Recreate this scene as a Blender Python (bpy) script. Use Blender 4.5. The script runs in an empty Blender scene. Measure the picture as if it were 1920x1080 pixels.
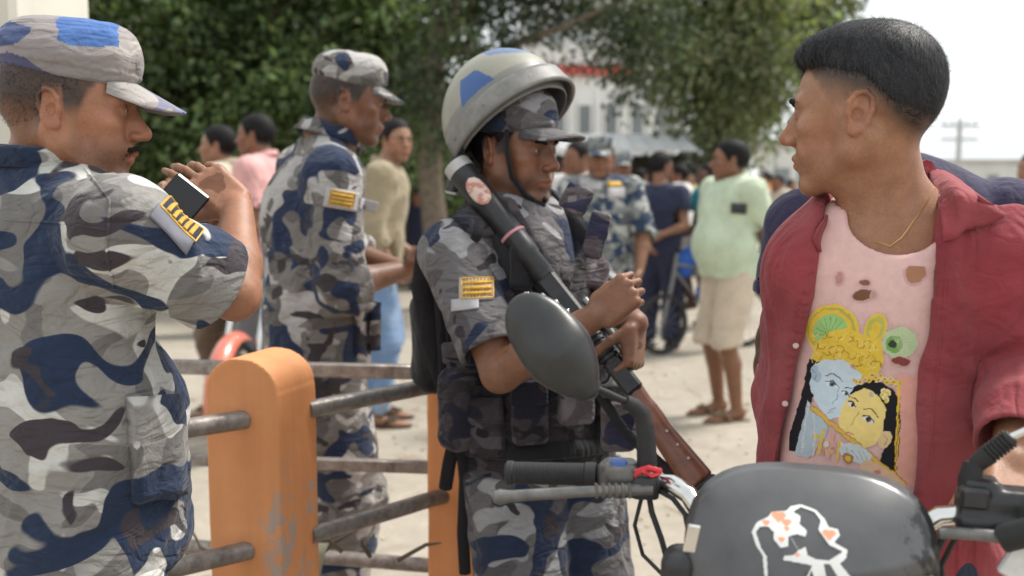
import bpy, math, random
import numpy as np
from mathutils import Vector, Matrix
from mathutils.bvhtree import BVHTree

# ------------------------------------------------------------------ camera, world, sun, exposure
scene = bpy.context.scene
COL = scene.collection
random.seed(4)
CAM_Z, PITCH, FPX = 1.45, math.radians(6.0), 1900.0
cam_data = bpy.data.cameras.new('camera')
cam = bpy.data.objects.new('camera', cam_data)
COL.objects.link(cam)
cam.location = (0, 0, CAM_Z)
cam.rotation_euler = (math.radians(90) - PITCH, 0, 0)
cam_data.sensor_width = 36.0
cam_data.lens = FPX / 1920.0 * 36.0
cam_data.clip_start = 0.05
cam_data.clip_end = 3000
cam_data.dof.use_dof = True
cam_data.dof.focus_distance = 1.66
cam_data.dof.aperture_fstop = 3.1
scene.camera = cam
scene.render.engine = 'CYCLES'
scene.cycles.use_denoising = True
scene.cycles.max_bounces = 6
scene.cycles.diffuse_bounces = 3
scene.cycles.glossy_bounces = 3
scene.cycles.transmission_bounces = 4
scene.cycles.transparent_max_bounces = 6
scene.view_settings.view_transform = 'Standard'
scene.view_settings.look = 'None'
scene.view_settings.gamma = 1.0
scene.view_settings.exposure = 1.55
scene.view_settings.use_curve_mapping = False

SUN_EL, SUN_AZ = math.radians(56), math.radians(62)     # azimuth measured from +Y towards +X
world = bpy.data.worlds.new('World')
scene.world = world
world.use_nodes = True
wn, wl = world.node_tree.nodes, world.node_tree.links
wn.clear()
wo = wn.new('ShaderNodeOutputWorld'); bg = wn.new('ShaderNodeBackground')
sky = wn.new('ShaderNodeTexSky'); sky.sky_type = 'NISHITA'; sky.sun_disc = False
sky.sun_elevation = SUN_EL; sky.sun_rotation = SUN_AZ
sky.air_density = 1.0; sky.dust_density = 4.0; sky.ozone_density = 1.0
hsv = wn.new('ShaderNodeHueSaturation'); hsv.inputs['Saturation'].default_value = 0.22
hsv.inputs['Value'].default_value = 1.0
# overcast veil: evens the sky out into pale cloud
veil = wn.new('ShaderNodeMix'); veil.data_type = 'RGBA'; veil.inputs['Factor'].default_value = 0.7
veil.inputs['B'].default_value = (9.3, 9.8, 10.0, 1)
wl.new(sky.outputs[0], hsv.inputs['Color']); wl.new(hsv.outputs[0], veil.inputs['A'])
wl.new(veil.outputs['Result'], bg.inputs['Color']); bg.inputs['Strength'].default_value = 0.05
wl.new(bg.outputs[0], wo.inputs[0])
sun_d = bpy.data.lights.new('sun', 'SUN'); sun_d.energy = 1.5; sun_d.angle = math.radians(12)
sun_d.color = (1.0, 0.95, 0.87)
sun_o = bpy.data.objects.new('sun', sun_d); COL.objects.link(sun_o)
_sd = Vector((math.sin(SUN_AZ) * math.cos(SUN_EL), math.cos(SUN_AZ) * math.cos(SUN_EL), math.sin(SUN_EL)))
sun_o.rotation_euler = _sd.to_track_quat('Z', 'Y').to_euler()
sun_o.location = (3, 3, 8)

V3 = lambda *a: np.array(a, float)
_cp, _sp = math.cos(PITCH), math.sin(PITCH)
def W(px, py, d):
    """place in the street seen at photograph pixel (1920 x 1080), d metres along the optical axis"""
    a, b = (px - 960) / FPX, (540 - py) / FPX
    return np.array([a * d, (_cp + b * _sp) * d, CAM_Z + (b * _cp - _sp) * d])

# ------------------------------------------------------------------ numpy noise
def _hash(ix, iy, iz, seed):
    h = (ix.astype(np.int64) * 374761393 + iy.astype(np.int64) * 668265263 + iz.astype(np.int64) * 2147483647 + seed * 974711) & 0xffffffff
    h = ((h ^ (h >> 13)) * 1274126177) & 0xffffffff
    h = ((h ^ (h >> 16)) * 2246822519) & 0xffffffff
    return ((h ^ (h >> 15)) & 0xffffff) / float(0xffffff)
def vnoise(p, seed=0):
    f = np.floor(p); t = p - f; t = t * t * t * (t * (t * 6 - 15) + 10)
    i = f.astype(np.int64); out = 0
    for dx in (0, 1):
        wx = t[:, 0] if dx else 1 - t[:, 0]
        for dy in (0, 1):
            wy = t[:, 1] if dy else 1 - t[:, 1]
            for dz in (0, 1):
                wz = t[:, 2] if dz else 1 - t[:, 2]
                out = out + wx * wy * wz * _hash(i[:, 0] + dx, i[:, 1] + dy, i[:, 2] + dz, seed)
    return out
def fbm(p, seed=0, octv=3):
    s, a, tot = 0, 1.0, 0
    for o in range(octv):
        s = s + a * vnoise(p * 2 ** o + o * 17.3, seed + o); tot += a; a *= .5
    return s / tot
def ridge(p, seed=0):
    n = fbm(p, seed, 2)
    return 1 - np.abs(n - .5) * 4

# ------------------------------------------------------------------ signed distance shapes
def unit(v):
    v = np.asarray(v, float); return v / (np.linalg.norm(v) + 1e-12)
def rot(yaw=0, pitch=0, roll=0):
    """yaw about Z, then nod (positive looks up), then tilt; local axes: x right, y forward, z up"""
    return np.array(Matrix.Rotation(math.radians(yaw), 3, 'Z') @ Matrix.Rotation(math.radians(pitch), 3, 'X') @ Matrix.Rotation(math.radians(roll), 3, 'Y'))
class P:
    def __init__(s, f, op='u', k=.01): s.f, s.op, s.k = f, op, k
def cone(a, b, ra, rb, k=.01, op='u', n=None, fl=1.0):
    a, b = np.asarray(a, float), np.asarray(b, float); ab = b - a; L2 = ab @ ab + 1e-12
    nn = None if n is None else unit(n)
    def f(p):
        q = p - a
        t = np.clip(q @ ab / L2, 0, 1)
        r = ra + (rb - ra) * t
        q = q - t[..., None] * ab
        if nn is not None:
            q = q + (q @ nn)[..., None] * nn * (1 / fl - 1)
            return (np.sqrt((q * q).sum(-1)) - r) * min(1, fl * 1.15)
        return np.sqrt((q * q).sum(-1)) - r
    return P(f, op, k)
def ell(c, r, R=None, k=.01, op='u'):
    c, r = np.asarray(c, float), np.asarray(r, float)
    def f(p):
        q = p - c
        if R is not None: q = q @ R
        q1 = q / r; k0 = np.sqrt((q1 * q1).sum(-1)); q2 = q1 / r; k1 = np.sqrt((q2 * q2).sum(-1))
        return np.where(k0 < 1e-6, -r.min(), k0 * (k0 - 1) / (k1 + 1e-9))
    return P(f, op, k)
def rbox(c, h, r=.005, R=None, k=.01, op='u'):
    c, h = np.asarray(c, float), np.asarray(h, float) - r
    def f(p):
        q = p - c
        if R is not None: q = q @ R
        q = np.abs(q) - h
        return np.sqrt((np.maximum(q, 0) ** 2).sum(-1)) + np.minimum(q.max(-1), 0) - r
    return P(f, op, k)
def half(c, n, k=.004, op='i'):
    c, n = np.asarray(c, float), unit(n)
    return P(lambda p: (p - c) @ n, op, k)
def torus(c, ax, R0, r, k=.006, op='u'):
    c, ax = np.asarray(c, float), unit(ax)
    def f(p):
        q = p - c; h = q @ ax; e = np.sqrt(np.maximum((q * q).sum(-1) - h * h, 0))
        return np.sqrt((e - R0) ** 2 + h * h) - r
    return P(f, op, k)
def comb(D, d, op, k):
    if op == 'u':
        h = np.clip(.5 + .5 * (D - d) / k, 0, 1); return D * (1 - h) + d * h - k * h * (1 - h)
    if op == 's': d = -d
    h = np.clip(.5 - .5 * (D - d) / k, 0, 1); return D * (1 - h) + d * h + k * h * (1 - h)
def field(prims, p):
    D = np.full(p.shape[:-1], 9.0)
    for q in prims: D = comb(D, q.f(p), q.op, q.k)
    return D
def mesh_sdf(prims, lo, hi, res, n=8):
    """surface nets over the blocks that the surface passes"""
    lo, hi = np.asarray(lo, float), np.asarray(hi, float)
    nb = np.maximum(1, np.ceil((hi - lo) / (res * n)).astype(int)); dim = nb * n
    bc = np.stack(np.meshgrid(*[(np.arange(m) + .5) * n for m in nb], indexing='ij'), -1) * res + lo - res * .5
    bc = bc.reshape(-1, 3); hd = n * res * .87
    cd = []; D = np.full(len(bc), 9.0)
    for q in prims:
        d = q.f(bc); cd.append(d); D = comb(D, d, q.op, q.k)
    kmax = max(q.k for q in prims)
    act = np.nonzero(np.abs(D) < hd * 1.7 + kmax * .5)[0]
    off = (np.stack(np.meshgrid(*[np.arange(n) - (n - 1) / 2.0] * 3, indexing='ij'), -1) * res).reshape(-1, 3)
    vals = np.full((len(act), n ** 3), 9.0)
    for q, d in zip(prims, cd):
        if q.op == 'i': sel = np.arange(len(act))
        else: sel = np.nonzero(d[act] < hd * 1.8 + q.k * 1.5)[0]
        if not len(sel): continue
        for s0 in range(0, len(sel), 1500):
            ss = sel[s0:s0 + 1500]
            pts = bc[act[ss]][:, None, :] + off[None]
            vals[ss] = comb(vals[ss], q.f(pts), q.op, q.k)
    G = np.empty((nb[0], nb[1], nb[2], n, n, n), np.float32)
    G.reshape(-1, n ** 3)[:] = np.where(D < 0, -1, 1)[:, None]
    G.reshape(-1, n ** 3)[act] = vals
    G = G.transpose(0, 3, 1, 4, 2, 5).reshape(dim)
    G = np.ascontiguousarray(G)
    S = (G < 0)
    c = np.zeros(dim - 1, np.int8)
    for dx in (0, 1):
        for dy in (0, 1):
            for dz in (0, 1):
                c += S[dx:dim[0] - 1 + dx, dy:dim[1] - 1 + dy, dz:dim[2] - 1 + dz]
    cells = np.argwhere((c > 0) & (c < 8))
    if not len(cells): return np.zeros((0, 3)), np.zeros((0, 4), int)
    idx = np.full(dim - 1, -1, np.int32); idx[tuple(cells.T)] = np.arange(len(cells))
    cor = [(a, b, e) for a in (0, 1) for b in (0, 1) for e in (0, 1)]
    cv = {o: G[cells[:, 0] + o[0], cells[:, 1] + o[1], cells[:, 2] + o[2]] for o in cor}
    acc = np.zeros((len(cells), 3)); cnt = np.zeros(len(cells))
    for i, a in enumerate(cor):
        for b in cor[i + 1:]:
            if sum(abs(x - y) for x, y in zip(a, b)) != 1: continue
            m = (cv[a] < 0) != (cv[b] < 0)
            den = cv[a] - cv[b]
            t = np.where(m, cv[a] / np.where(den == 0, 1, den), 0)
            pt = np.array(a)[None] + t[:, None] * (np.array(b) - np.array(a))[None]
            acc += np.where(m[:, None], pt, 0); cnt += m
    V = (cells + acc / cnt[:, None]) * res + lo
    F = []
    for ax in range(3):
        u, v = (ax + 1) % 3, (ax + 2) % 3
        sl0 = [slice(1, -1)] * 3; sl0[ax] = slice(0, -1)
        sl1 = [slice(1, -1)] * 3; sl1[ax] = slice(1, None)
        A, B = S[tuple(sl0)], S[tuple(sl1)]
        for flip, m in ((False, A & ~B), (True, ~A & B)):
            e = np.argwhere(m)
            if not len(e): continue
            e = e + 1; e[:, ax] -= 1
            q = []
            for du, dv in ((-1, -1), (0, -1), (0, 0), (-1, 0)):
                w = e.copy(); w[:, u] += du; w[:, v] += dv
                q.append(idx[tuple(w.T)])
            q = np.stack(q, 1)
            if flip: q = q[:, ::-1]
            F.append(q[(q >= 0).all(1)])
    F = np.concatenate(F) if F else np.zeros((0, 4), int)
    return V, F
def vnormals(V, F):
    N = np.zeros_like(V)
    fn = np.cross(V[F[:, 2]] - V[F[:, 0]], V[F[:, 3]] - V[F[:, 1]])
    for i in range(4): np.add.at(N, F[:, i], fn)
    return N / (np.linalg.norm(N, axis=1, keepdims=True) + 1e-12)
def merge(parts):
    Vs, Fs, o = [], [], 0
    for V, F in parts:
        Vs.append(V); Fs.append(F + o); o += len(V)
    return np.concatenate(Vs), np.concatenate(Fs)
def skin_mesh(prims, lo, hi, res, fine=()):
    V, F = mesh_sdf(prims, lo, hi, res)
    out = []
    for a, b, r in fine:
        a, b = np.asarray(a), np.asarray(b)
        ins = ((V > a + r) & (V < b - r - res * .5)).all(1)
        F = F[~ins[F].all(1)]
        out.append(mesh_sdf(prims, a, b, r))
    used = np.zeros(len(V), bool); used[F.ravel()] = True
    mp = np.cumsum(used) - 1
    return merge([(V[used], mp[F])] + [o for o in out if len(o[0])])

# ------------------------------------------------------------------ objects
def tag(o, label=None, cat=None, group=None, kind=None):
    if label: o['label'] = label
    if cat: o['category'] = cat
    if group: o['group'] = group
    if kind: o['kind'] = kind
    return o
def empty(name, loc, label=None, cat=None, group=None, rz=0):
    o = bpy.data.objects.new(name, None); COL.objects.link(o)
    o.location = [float(v) for v in loc]; o.rotation_euler.z = rz; o.empty_display_size = .1
    return tag(o, label, cat, group)
def world_origin(o):
    p = np.zeros(3)
    while o is not None:
        p = p + np.array(o.location); o = o.parent
    return p
def mk(name, V, F, mat, parent=None, smooth=True, col=None, loc=None, label=None):
    """one mesh object from world-space vertices; its origin follows the parent's"""
    V = np.asarray(V, float)
    o0 = world_origin(parent) if parent is not None else (np.asarray(loc, float) if loc is not None else np.array([0., 0, 0]))
    me = bpy.data.meshes.new(name)
    if isinstance(F, np.ndarray) and F.ndim == 2 and len(F):
        k = F.shape[1]
        me.vertices.add(len(V)); me.vertices.foreach_set('co', (V - o0).astype(np.float32).ravel())
        me.loops.add(F.size); me.loops.foreach_set('vertex_index', F.astype(np.int32).ravel())
        me.polygons.add(len(F)); me.polygons.foreach_set('loop_start', np.arange(0, F.size, k, dtype=np.int32))
        me.polygons.foreach_set('use_smooth', np.full(len(F), bool(smooth)))
        me.update(calc_edges=True)
    else:
        me.from_pydata([tuple(v) for v in V - o0], [], [tuple(int(i) for i in f) for f in F])
        me.polygons.foreach_set('use_smooth', np.full(len(me.polygons), bool(smooth)))
    if col is not None:
        at = me.attributes.new('Col', 'FLOAT_COLOR', 'POINT')
        c4 = np.ones((len(V), 4), np.float32); c4[:, :3] = col
        at.data.foreach_set('color', c4.ravel())
    if mat is not None:
        for m in (mat if isinstance(mat, (list, tuple)) else [mat]): me.materials.append(m)
    o = bpy.data.objects.new(name, me); COL.objects.link(o)
    if parent is not None: o.parent = parent
    else: o.location = o0
    if label: o['label'] = label
    return o
class MB:
    """collects simple solids into one mesh"""
    def __init__(s): s.V, s.F, s.n = [], [], 0
    def add(s, V, F):
        s.V.append(np.asarray(V, float)); s.F += [tuple(int(i) + s.n for i in f) for f in F]; s.n += len(V); return s
    def box(s, c, h, R=None, bev=0.0):
        h = np.asarray(h, float); c = np.asarray(c, float)
        b = min(bev, h.min() * .9)
        V, F = [], []
        if b <= 0:
            V = np.array([[x, y, z] for x in (-1, 1) for y in (-1, 1) for z in (-1, 1)]) * h
            F = [(0, 1, 3, 2), (4, 6, 7, 5), (0, 4, 5, 1), (2, 3, 7, 6), (0, 2, 6, 4), (1, 5, 7, 3)]
        else:
            ix = {}
            for sx in (-1, 1):
                for sy in (-1, 1):
                    for sz in (-1, 1):
                        for a in range(3):
                            v = np.array([sx, sy, sz]) * (h - b); v[a] = (sx, sy, sz)[a] * h[a]
                            ix[(sx, sy, sz, a)] = len(V); V.append(v)
            V = np.array(V)
            for a in range(3):
                u, w = (a + 1) % 3, (a + 2) % 3
                for sg in (-1, 1):
                    q = []
                    for du, dw in ((-1, -1), (1, -1), (1, 1), (-1, 1)):
                        k = [0, 0, 0]; k[a] = sg; k[u] = du; k[w] = dw; q.append(ix[(*k, a)])
                    F.append(q if sg > 0 else q[::-1])
                for du in (-1, 1):
                    for dw in (-1, 1):
                        k0 = [0, 0, 0]; k0[a] = -1; k0[u] = du; k0[w] = dw
                        k1 = list(k0); k1[a] = 1
                        q = [ix[(*k0, u)], ix[(*k1, u)], ix[(*k1, w)], ix[(*k0, w)]]
                        F.append(q if du * dw < 0 else q[::-1])
            for sx in (-1, 1):
                for sy in (-1, 1):
                    for sz in (-1, 1):
                        q = [ix[(sx, sy, sz, a)] for a in range(3)]
                        F.append(q if sx * sy * sz > 0 else q[::-1])
        if R is not None: V = V @ np.asarray(R).T
        return s.add(V + c, F)
    def tube(s, pts, r, seg=10, caps=True, fl=None):
        """r: number or one per point; fl: (vector, factor) squashes the section"""
        pts = [np.asarray(p, float) for p in pts]; n = len(pts)
        r = [r] * n if np.isscalar(r) else list(r)
        V, F = [], []; up = None
        for i, p in enumerate(pts):
            t = unit(pts[min(i + 1, n - 1)] - pts[max(i - 1, 0)])
            if up is None:
                up = np.cross(t, [0, 0, 1]) if abs(t[2]) < .9 else np.cross(t, [1, 0, 0])
            up = unit(up - (up @ t) * t); w = np.cross(t, up)
            for j in range(seg):
                a = 2 * math.pi * j / seg
                o = (math.cos(a) * up + math.sin(a) * w) * r[i]
                if fl is not None: o = o + unit(fl[0]) * (o @ unit(fl[0])) * (fl[1] - 1)
                V.append(p + o)
        for i in range(n - 1):
            for j in range(seg):
                k = (j + 1) % seg
                F.append((i * seg + j, i * seg + k, (i + 1) * seg + k, (i + 1) * seg + j))
        if caps:
            F.append(tuple(range(seg))[::-1]); F.append(tuple((n - 1) * seg + j for j in range(seg)))
        return s.add(V, F)
    def lathe(s, c, ax, prof, seg=20, x=None):
        """prof: (radius, height along ax)"""
        c, ax = np.asarray(c, float), unit(ax)
        u = unit(np.cross(ax, [0, 0, 1]) if abs(ax[2]) < .9 else np.cross(ax, [1, 0, 0])); w = np.cross(ax, u)
        V, F = [], []
        for rr, h in prof:
            for j in range(seg):
                a = 2 * math.pi * j / seg
                V.append(c + ax * h + (u * math.cos(a) + w * math.sin(a)) * rr)
        for i in range(len(prof) - 1):
            for j in range(seg):
                k = (j + 1) % seg
                F.append((i * seg + j, i * seg + k, (i + 1) * seg + k, (i + 1) * seg + j))
        return s.add(V, F)
    def prism(s, outline, o, u, v, w, depth):
        """outline (a,b) in the plane o + a*u + b*v, extruded along w"""
        n = len(outline); o, u, v, w = [np.asarray(q, float) for q in (o, u, v, w)]
        V = [o + a * u + b * v for a, b in outline] + [o + a * u + b * v + w * depth for a, b in outline]
        F = [tuple(range(n)), tuple(range(2 * n - 1, n - 1, -1))]
        F += [(j, j + n, (j + 1) % n + n, (j + 1) % n) for j in range(n)]
        return s.add(V, F)
    def build(s, name, mat, parent=None, smooth=False, loc=None, label=None, fix=True):
        o = mk(name, np.concatenate(s.V), s.F, mat, parent, smooth, loc=loc, label=label)
        if fix:
            import bmesh
            bm = bmesh.new(); bm.from_mesh(o.data); bmesh.ops.recalc_face_normals(bm, faces=bm.faces); bm.to_mesh(o.data); bm.free()
        if smooth:
            try: o.data.set_sharp_from_angle(angle=math.radians(42))
            except Exception: pass
        return o
# ------------------------------------------------------------------ materials
def nodes(name):
    m = bpy.data.materials.new(name); m.use_nodes = True
    nt = m.node_tree; b = nt.nodes['Principled BSDF']
    return m, nt, b
def N(nt, typ, **kw):
    n = nt.nodes.new(typ)
    for k, v in kw.items():
        if k in n.inputs: n.inputs[k].default_value = v
        else: setattr(n, k, v)
    return n
def L(nt, a, b): nt.links.new(a, b)
def coords(nt, scale=(1, 1, 1), rotv=(0, 0, 0)):
    tc = N(nt, 'ShaderNodeTexCoord'); mp = N(nt, 'ShaderNodeMapping')
    mp.inputs['Scale'].default_value = scale; mp.inputs['Rotation'].default_value = rotv
    L(nt, tc.outputs['Object'], mp.inputs['Vector']); return mp.outputs[0]
def noise(nt, vec, scale, detail=2, rough=.5, dist=0.0):
    n = N(nt, 'ShaderNodeTexNoise'); n.inputs['Scale'].default_value = scale; n.inputs['Detail'].default_value = detail
    n.inputs['Roughness'].default_value = rough; n.inputs['Distortion'].default_value = dist
    if vec is not None: L(nt, vec, n.inputs['Vector'])
    return n.outputs['Fac']
def ramp(nt, fac, stops, interp='LINEAR'):
    r = N(nt, 'ShaderNodeValToRGB'); cr = r.color_ramp; cr.interpolation = interp
    while len(cr.elements) < len(stops): cr.elements.new(.5)
    for e, (p, c) in zip(cr.elements, stops):
        e.position = p; e.color = (c, c, c, 1) if np.isscalar(c) else (*c, 1)
    L(nt, fac, r.inputs[0]); return r.outputs[0]
def mix(nt, fac, a, b, mode='MIX'):
    m = N(nt, 'ShaderNodeMix'); m.data_type = 'RGBA'; m.blend_type = mode
    for s, v in (('Factor', fac), ('A', a), ('B', b)):
        if hasattr(v, 'links'): L(nt, v, m.inputs[s])
        elif s == 'Factor': m.inputs[s].default_value = v
        else: m.inputs[s].default_value = (*v, 1)
    return m.outputs['Result']
def bump(nt, b, hgt, strength=.3, dist=.002):
    n = N(nt, 'ShaderNodeBump'); n.inputs['Strength'].default_value = strength; n.inputs['Distance'].default_value = dist
    L(nt, hgt, n.inputs['Height']); L(nt, n.outputs[0], b.inputs['Normal'])
def addv(nt, a, b, w=1.0):
    m = N(nt, 'ShaderNodeMath', operation='MULTIPLY_ADD'); L(nt, b, m.inputs[0]); m.inputs[1].default_value = w; L(nt, a, m.inputs[2])
    return m.outputs[0]
def creases(nt, scale=8.0, sq=(1.0, 1.0, 2.2), rotv=(.5, .35, .6), width=.09):
    f = noise(nt, coords(nt, sq, rotv), scale, 2.0, .5, 1.4)
    a = N(nt, 'ShaderNodeMath', operation='SUBTRACT'); L(nt, f, a.inputs[0]); a.inputs[1].default_value = .5
    b = N(nt, 'ShaderNodeMath', operation='ABSOLUTE'); L(nt, a.outputs[0], b.inputs[0])
    r = N(nt, 'ShaderNodeMapRange', interpolation_type='SMOOTHSTEP'); r.inputs['From Max'].default_value = width; L(nt, b.outputs[0], r.inputs['Value'])
    return r.outputs[0]
def mat_plain(name, c, rough=.6, metal=0.0, var=.12, scale=30, bmp=.0, spec=.5, bscale=None, coat=0.0):
    m, nt, b = nodes(name)
    v = coords(nt); f = noise(nt, v, scale, 4, .6)
    c = np.array(c, float)
    L(nt, ramp(nt, f, [(.3, tuple(c * (1 - var))), (.7, tuple(np.minimum(c * (1 + var), 1)))]), b.inputs['Base Color'])
    r = N(nt, 'ShaderNodeMapRange'); r.inputs['To Min'].default_value = max(rough - .08, .02); r.inputs['To Max'].default_value = min(rough + .1, 1)
    L(nt, f, r.inputs['Value']); L(nt, r.outputs[0], b.inputs['Roughness'])
    b.inputs['Metallic'].default_value = metal; b.inputs['Specular IOR Level'].default_value = spec
    b.inputs['Coat Weight'].default_value = coat
    if bmp: bump(nt, b, noise(nt, v, bscale or scale * 4, 4, .6), bmp, .002)
    return m
def mat_cloth(name, c, var=.14, weave=900, wr=.35, rough=.85, sheen=.15, fold=22, c2=None):
    m, nt, b = nodes(name)
    v = coords(nt); c = np.array(c, float)
    f = noise(nt, v, 9, 4, .6)
    col = ramp(nt, f, [(.3, tuple(c * (1 - var))), (.72, tuple(np.minimum(c * (1 + var), 1)))])
    if c2 is not None:
        col = mix(nt, ramp(nt, noise(nt, v, 3.2, 2), [(.45, 0), (.62, 1)]), col, c2)
    L(nt, col, b.inputs['Base Color'])
    b.inputs['Roughness'].default_value = rough; b.inputs['Specular IOR Level'].default_value = .25
    b.inputs['Sheen Weight'].default_value = sheen; b.inputs['Sheen Roughness'].default_value = .5
    w = noise(nt, coords(nt, (1, 1, .35)), weave, 1)
    fd = noise(nt, coords(nt, (1.0, 1.0, 1.6), (.4, .5, .2)), fold, 3, .5, .6)
    fd = addv(nt, addv(nt, fd, creases(nt, 5, (1.6, 1.6, .7), (.15, .1, .3), .13), .38), creases(nt, 11, (1, 1.6, 1), (.2, .7, .1), .14), .1)
    bump(nt, b, addv(nt, fd, w, .07), wr, .013)
    return m
def mat_camo(name, pal, sc=1.0, wr=.35, seed=0.0, lo=.0, attr=False):
    """four-colour disruptive print: ground, light, mid, dark patches laid over one another"""
    m, nt, b = nodes(name)
    tc = N(nt, 'ShaderNodeTexCoord')
    def blobs(off, scale, thr, dist=.9, sq=(1, 1, 1.35)):
        mp = N(nt, 'ShaderNodeMapping'); mp.inputs['Location'].default_value = (off + seed, off * 1.7, off * .6 - seed)
        mp.inputs['Scale'].default_value = sq; L(nt, tc.outputs['Object'], mp.inputs['Vector'])
        f = noise(nt, mp.outputs[0], scale * sc, 1.2, .45, dist)
        return ramp(nt, f, [(thr - .006, 0), (thr + .006, 1)])
    ground, light, mid, dark, deep = pal
    c = mix(nt, blobs(1.3, 7.5, .53), ground, mid)
    c = mix(nt, blobs(5.1, 6.5, .565 + lo), c, light)
    c = mix(nt, blobs(9.7, 5.6, .535), c, dark)
    c = mix(nt, blobs(14.2, 8.5, .63), c, deep)
    if attr:
        at = N(nt, 'ShaderNodeAttribute', attribute_name='Col'); c = mix(nt, at.outputs['Alpha'], at.outputs['Color'], c)
    v = coords(nt)
    fade = ramp(nt, noise(nt, v, 14, 4, .6), [(.3, .82), (.7, 1.0)])
    c = mix(nt, 1.0, c, fade, 'MULTIPLY')
    L(nt, c, b.inputs['Base Color'])
    b.inputs['Roughness'].default_value = .88; b.inputs['Specular IOR Level'].default_value = .2
    b.inputs['Sheen Weight'].default_value = .12
    w = noise(nt, v, 800, 1)
    fd = noise(nt, coords(nt, (1, 1, 1.7), (.5, .4, .1)), 24, 3, .5, .8)
    fd = addv(nt, addv(nt, fd, creases(nt, 7, width=.12), .38), creases(nt, 12, (1, 1.6, 1), (.2, .7, .1), .14), .1)
    bump(nt, b, addv(nt, fd, w, .06), wr, .015)
    return m
def mat_attr(name, rough=.5, var=.08, sss=0.0, bmp=.0, bscale=600, spec=.4, sheen=0.0, nscale=60, sss_r=(1, .35, .2)):
    m, nt, b = nodes(name)
    a = N(nt, 'ShaderNodeAttribute', attribute_name='Col')
    v = coords(nt); f = noise(nt, v, nscale, 5, .65)
    c = mix(nt, 1.0, a.outputs['Color'], ramp(nt, f, [(.34, 1 - var), (.66, 1.0)]), 'MULTIPLY')
    if sss: c = mix(nt, 1.0, c, ramp(nt, noise(nt, v, 330, 3, .7), [(.3, .8), (.62, 1.0)]), 'MULTIPLY'); c = mix(nt, ramp(nt, noise(nt, v, 13, 3, .6), [(.5, 0), (.75, .28)]), c, (.36, .13, .075))
    L(nt, c, b.inputs['Base Color'])
    r = N(nt, 'ShaderNodeMapRange'); r.inputs['To Min'].default_value = rough - .06; r.inputs['To Max'].default_value = rough + .12
    L(nt, f, r.inputs['Value']); L(nt, r.outputs[0], b.inputs['Roughness'])
    b.inputs['Specular IOR Level'].default_value = spec; b.inputs['Sheen Weight'].default_value = sheen
    if sss:
        b.inputs['Subsurface Weight'].default_value = sss; b.inputs['Subsurface Radius'].default_value = sss_r
        b.inputs['Subsurface Scale'].default_value = .006
    if bmp: bump(nt, b, addv(nt, noise(nt, v, bscale, 3, .6), noise(nt, v, bscale * .2, 2), .6), bmp, .0012)
    return m
SKIN = mat_attr('skin', rough=.4, var=.24, sss=.1, bmp=.5, bscale=620, spec=.45, nscale=45)
HAIR = mat_attr('hair', rough=.62, var=.4, bmp=.3, bscale=500, spec=.16)
EYE = mat_attr('eye_surface', rough=.12, var=.0, spec=.6)
PRINT = mat_attr('printed_cloth', rough=.85, var=.12, spec=.2, bmp=.3, bscale=900)
STICK = mat_attr('vinyl_sticker', rough=.4, var=.06, spec=.4)
CAMO_A = mat_camo('grey_blue_camouflage', ((.275, .26, .245), (.57, .56, .53), (.175, .165, .16), (.022, .036, .076), (.055, .045, .052)), 1.08, .6, 0.3, -.01)
CAMO_B = mat_camo('worn_camouflage', ((.2, .185, .175), (.42, .4, .39), (.125, .115, .11), (.023, .035, .075), (.05, .042, .046)), 1.3, .5, 2.2, .0)
CAMO_CAP = mat_camo('faded_camouflage', ((.31, .275, .265), (.41, .38, .36), (.23, .205, .2), (.3, .27, .27), (.2, .2, .27)), 1.1, .4, 5.3, -.03, attr=True)
CAMO_C = mat_camo('dark_camouflage', ((.15, .14, .145), (.32, .32, .33), (.1, .09, .1), (.023, .034, .07), (.045, .036, .045)), 1.25, .5, 6.1, .01)
CAMO_FAR = mat_camo('pale_camouflage', ((.24, .255, .25), (.42, .43, .41), (.17, .185, .18), (.03, .05, .1), (.1, .11, .12)), 1.8, .3, 8.1)
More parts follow.
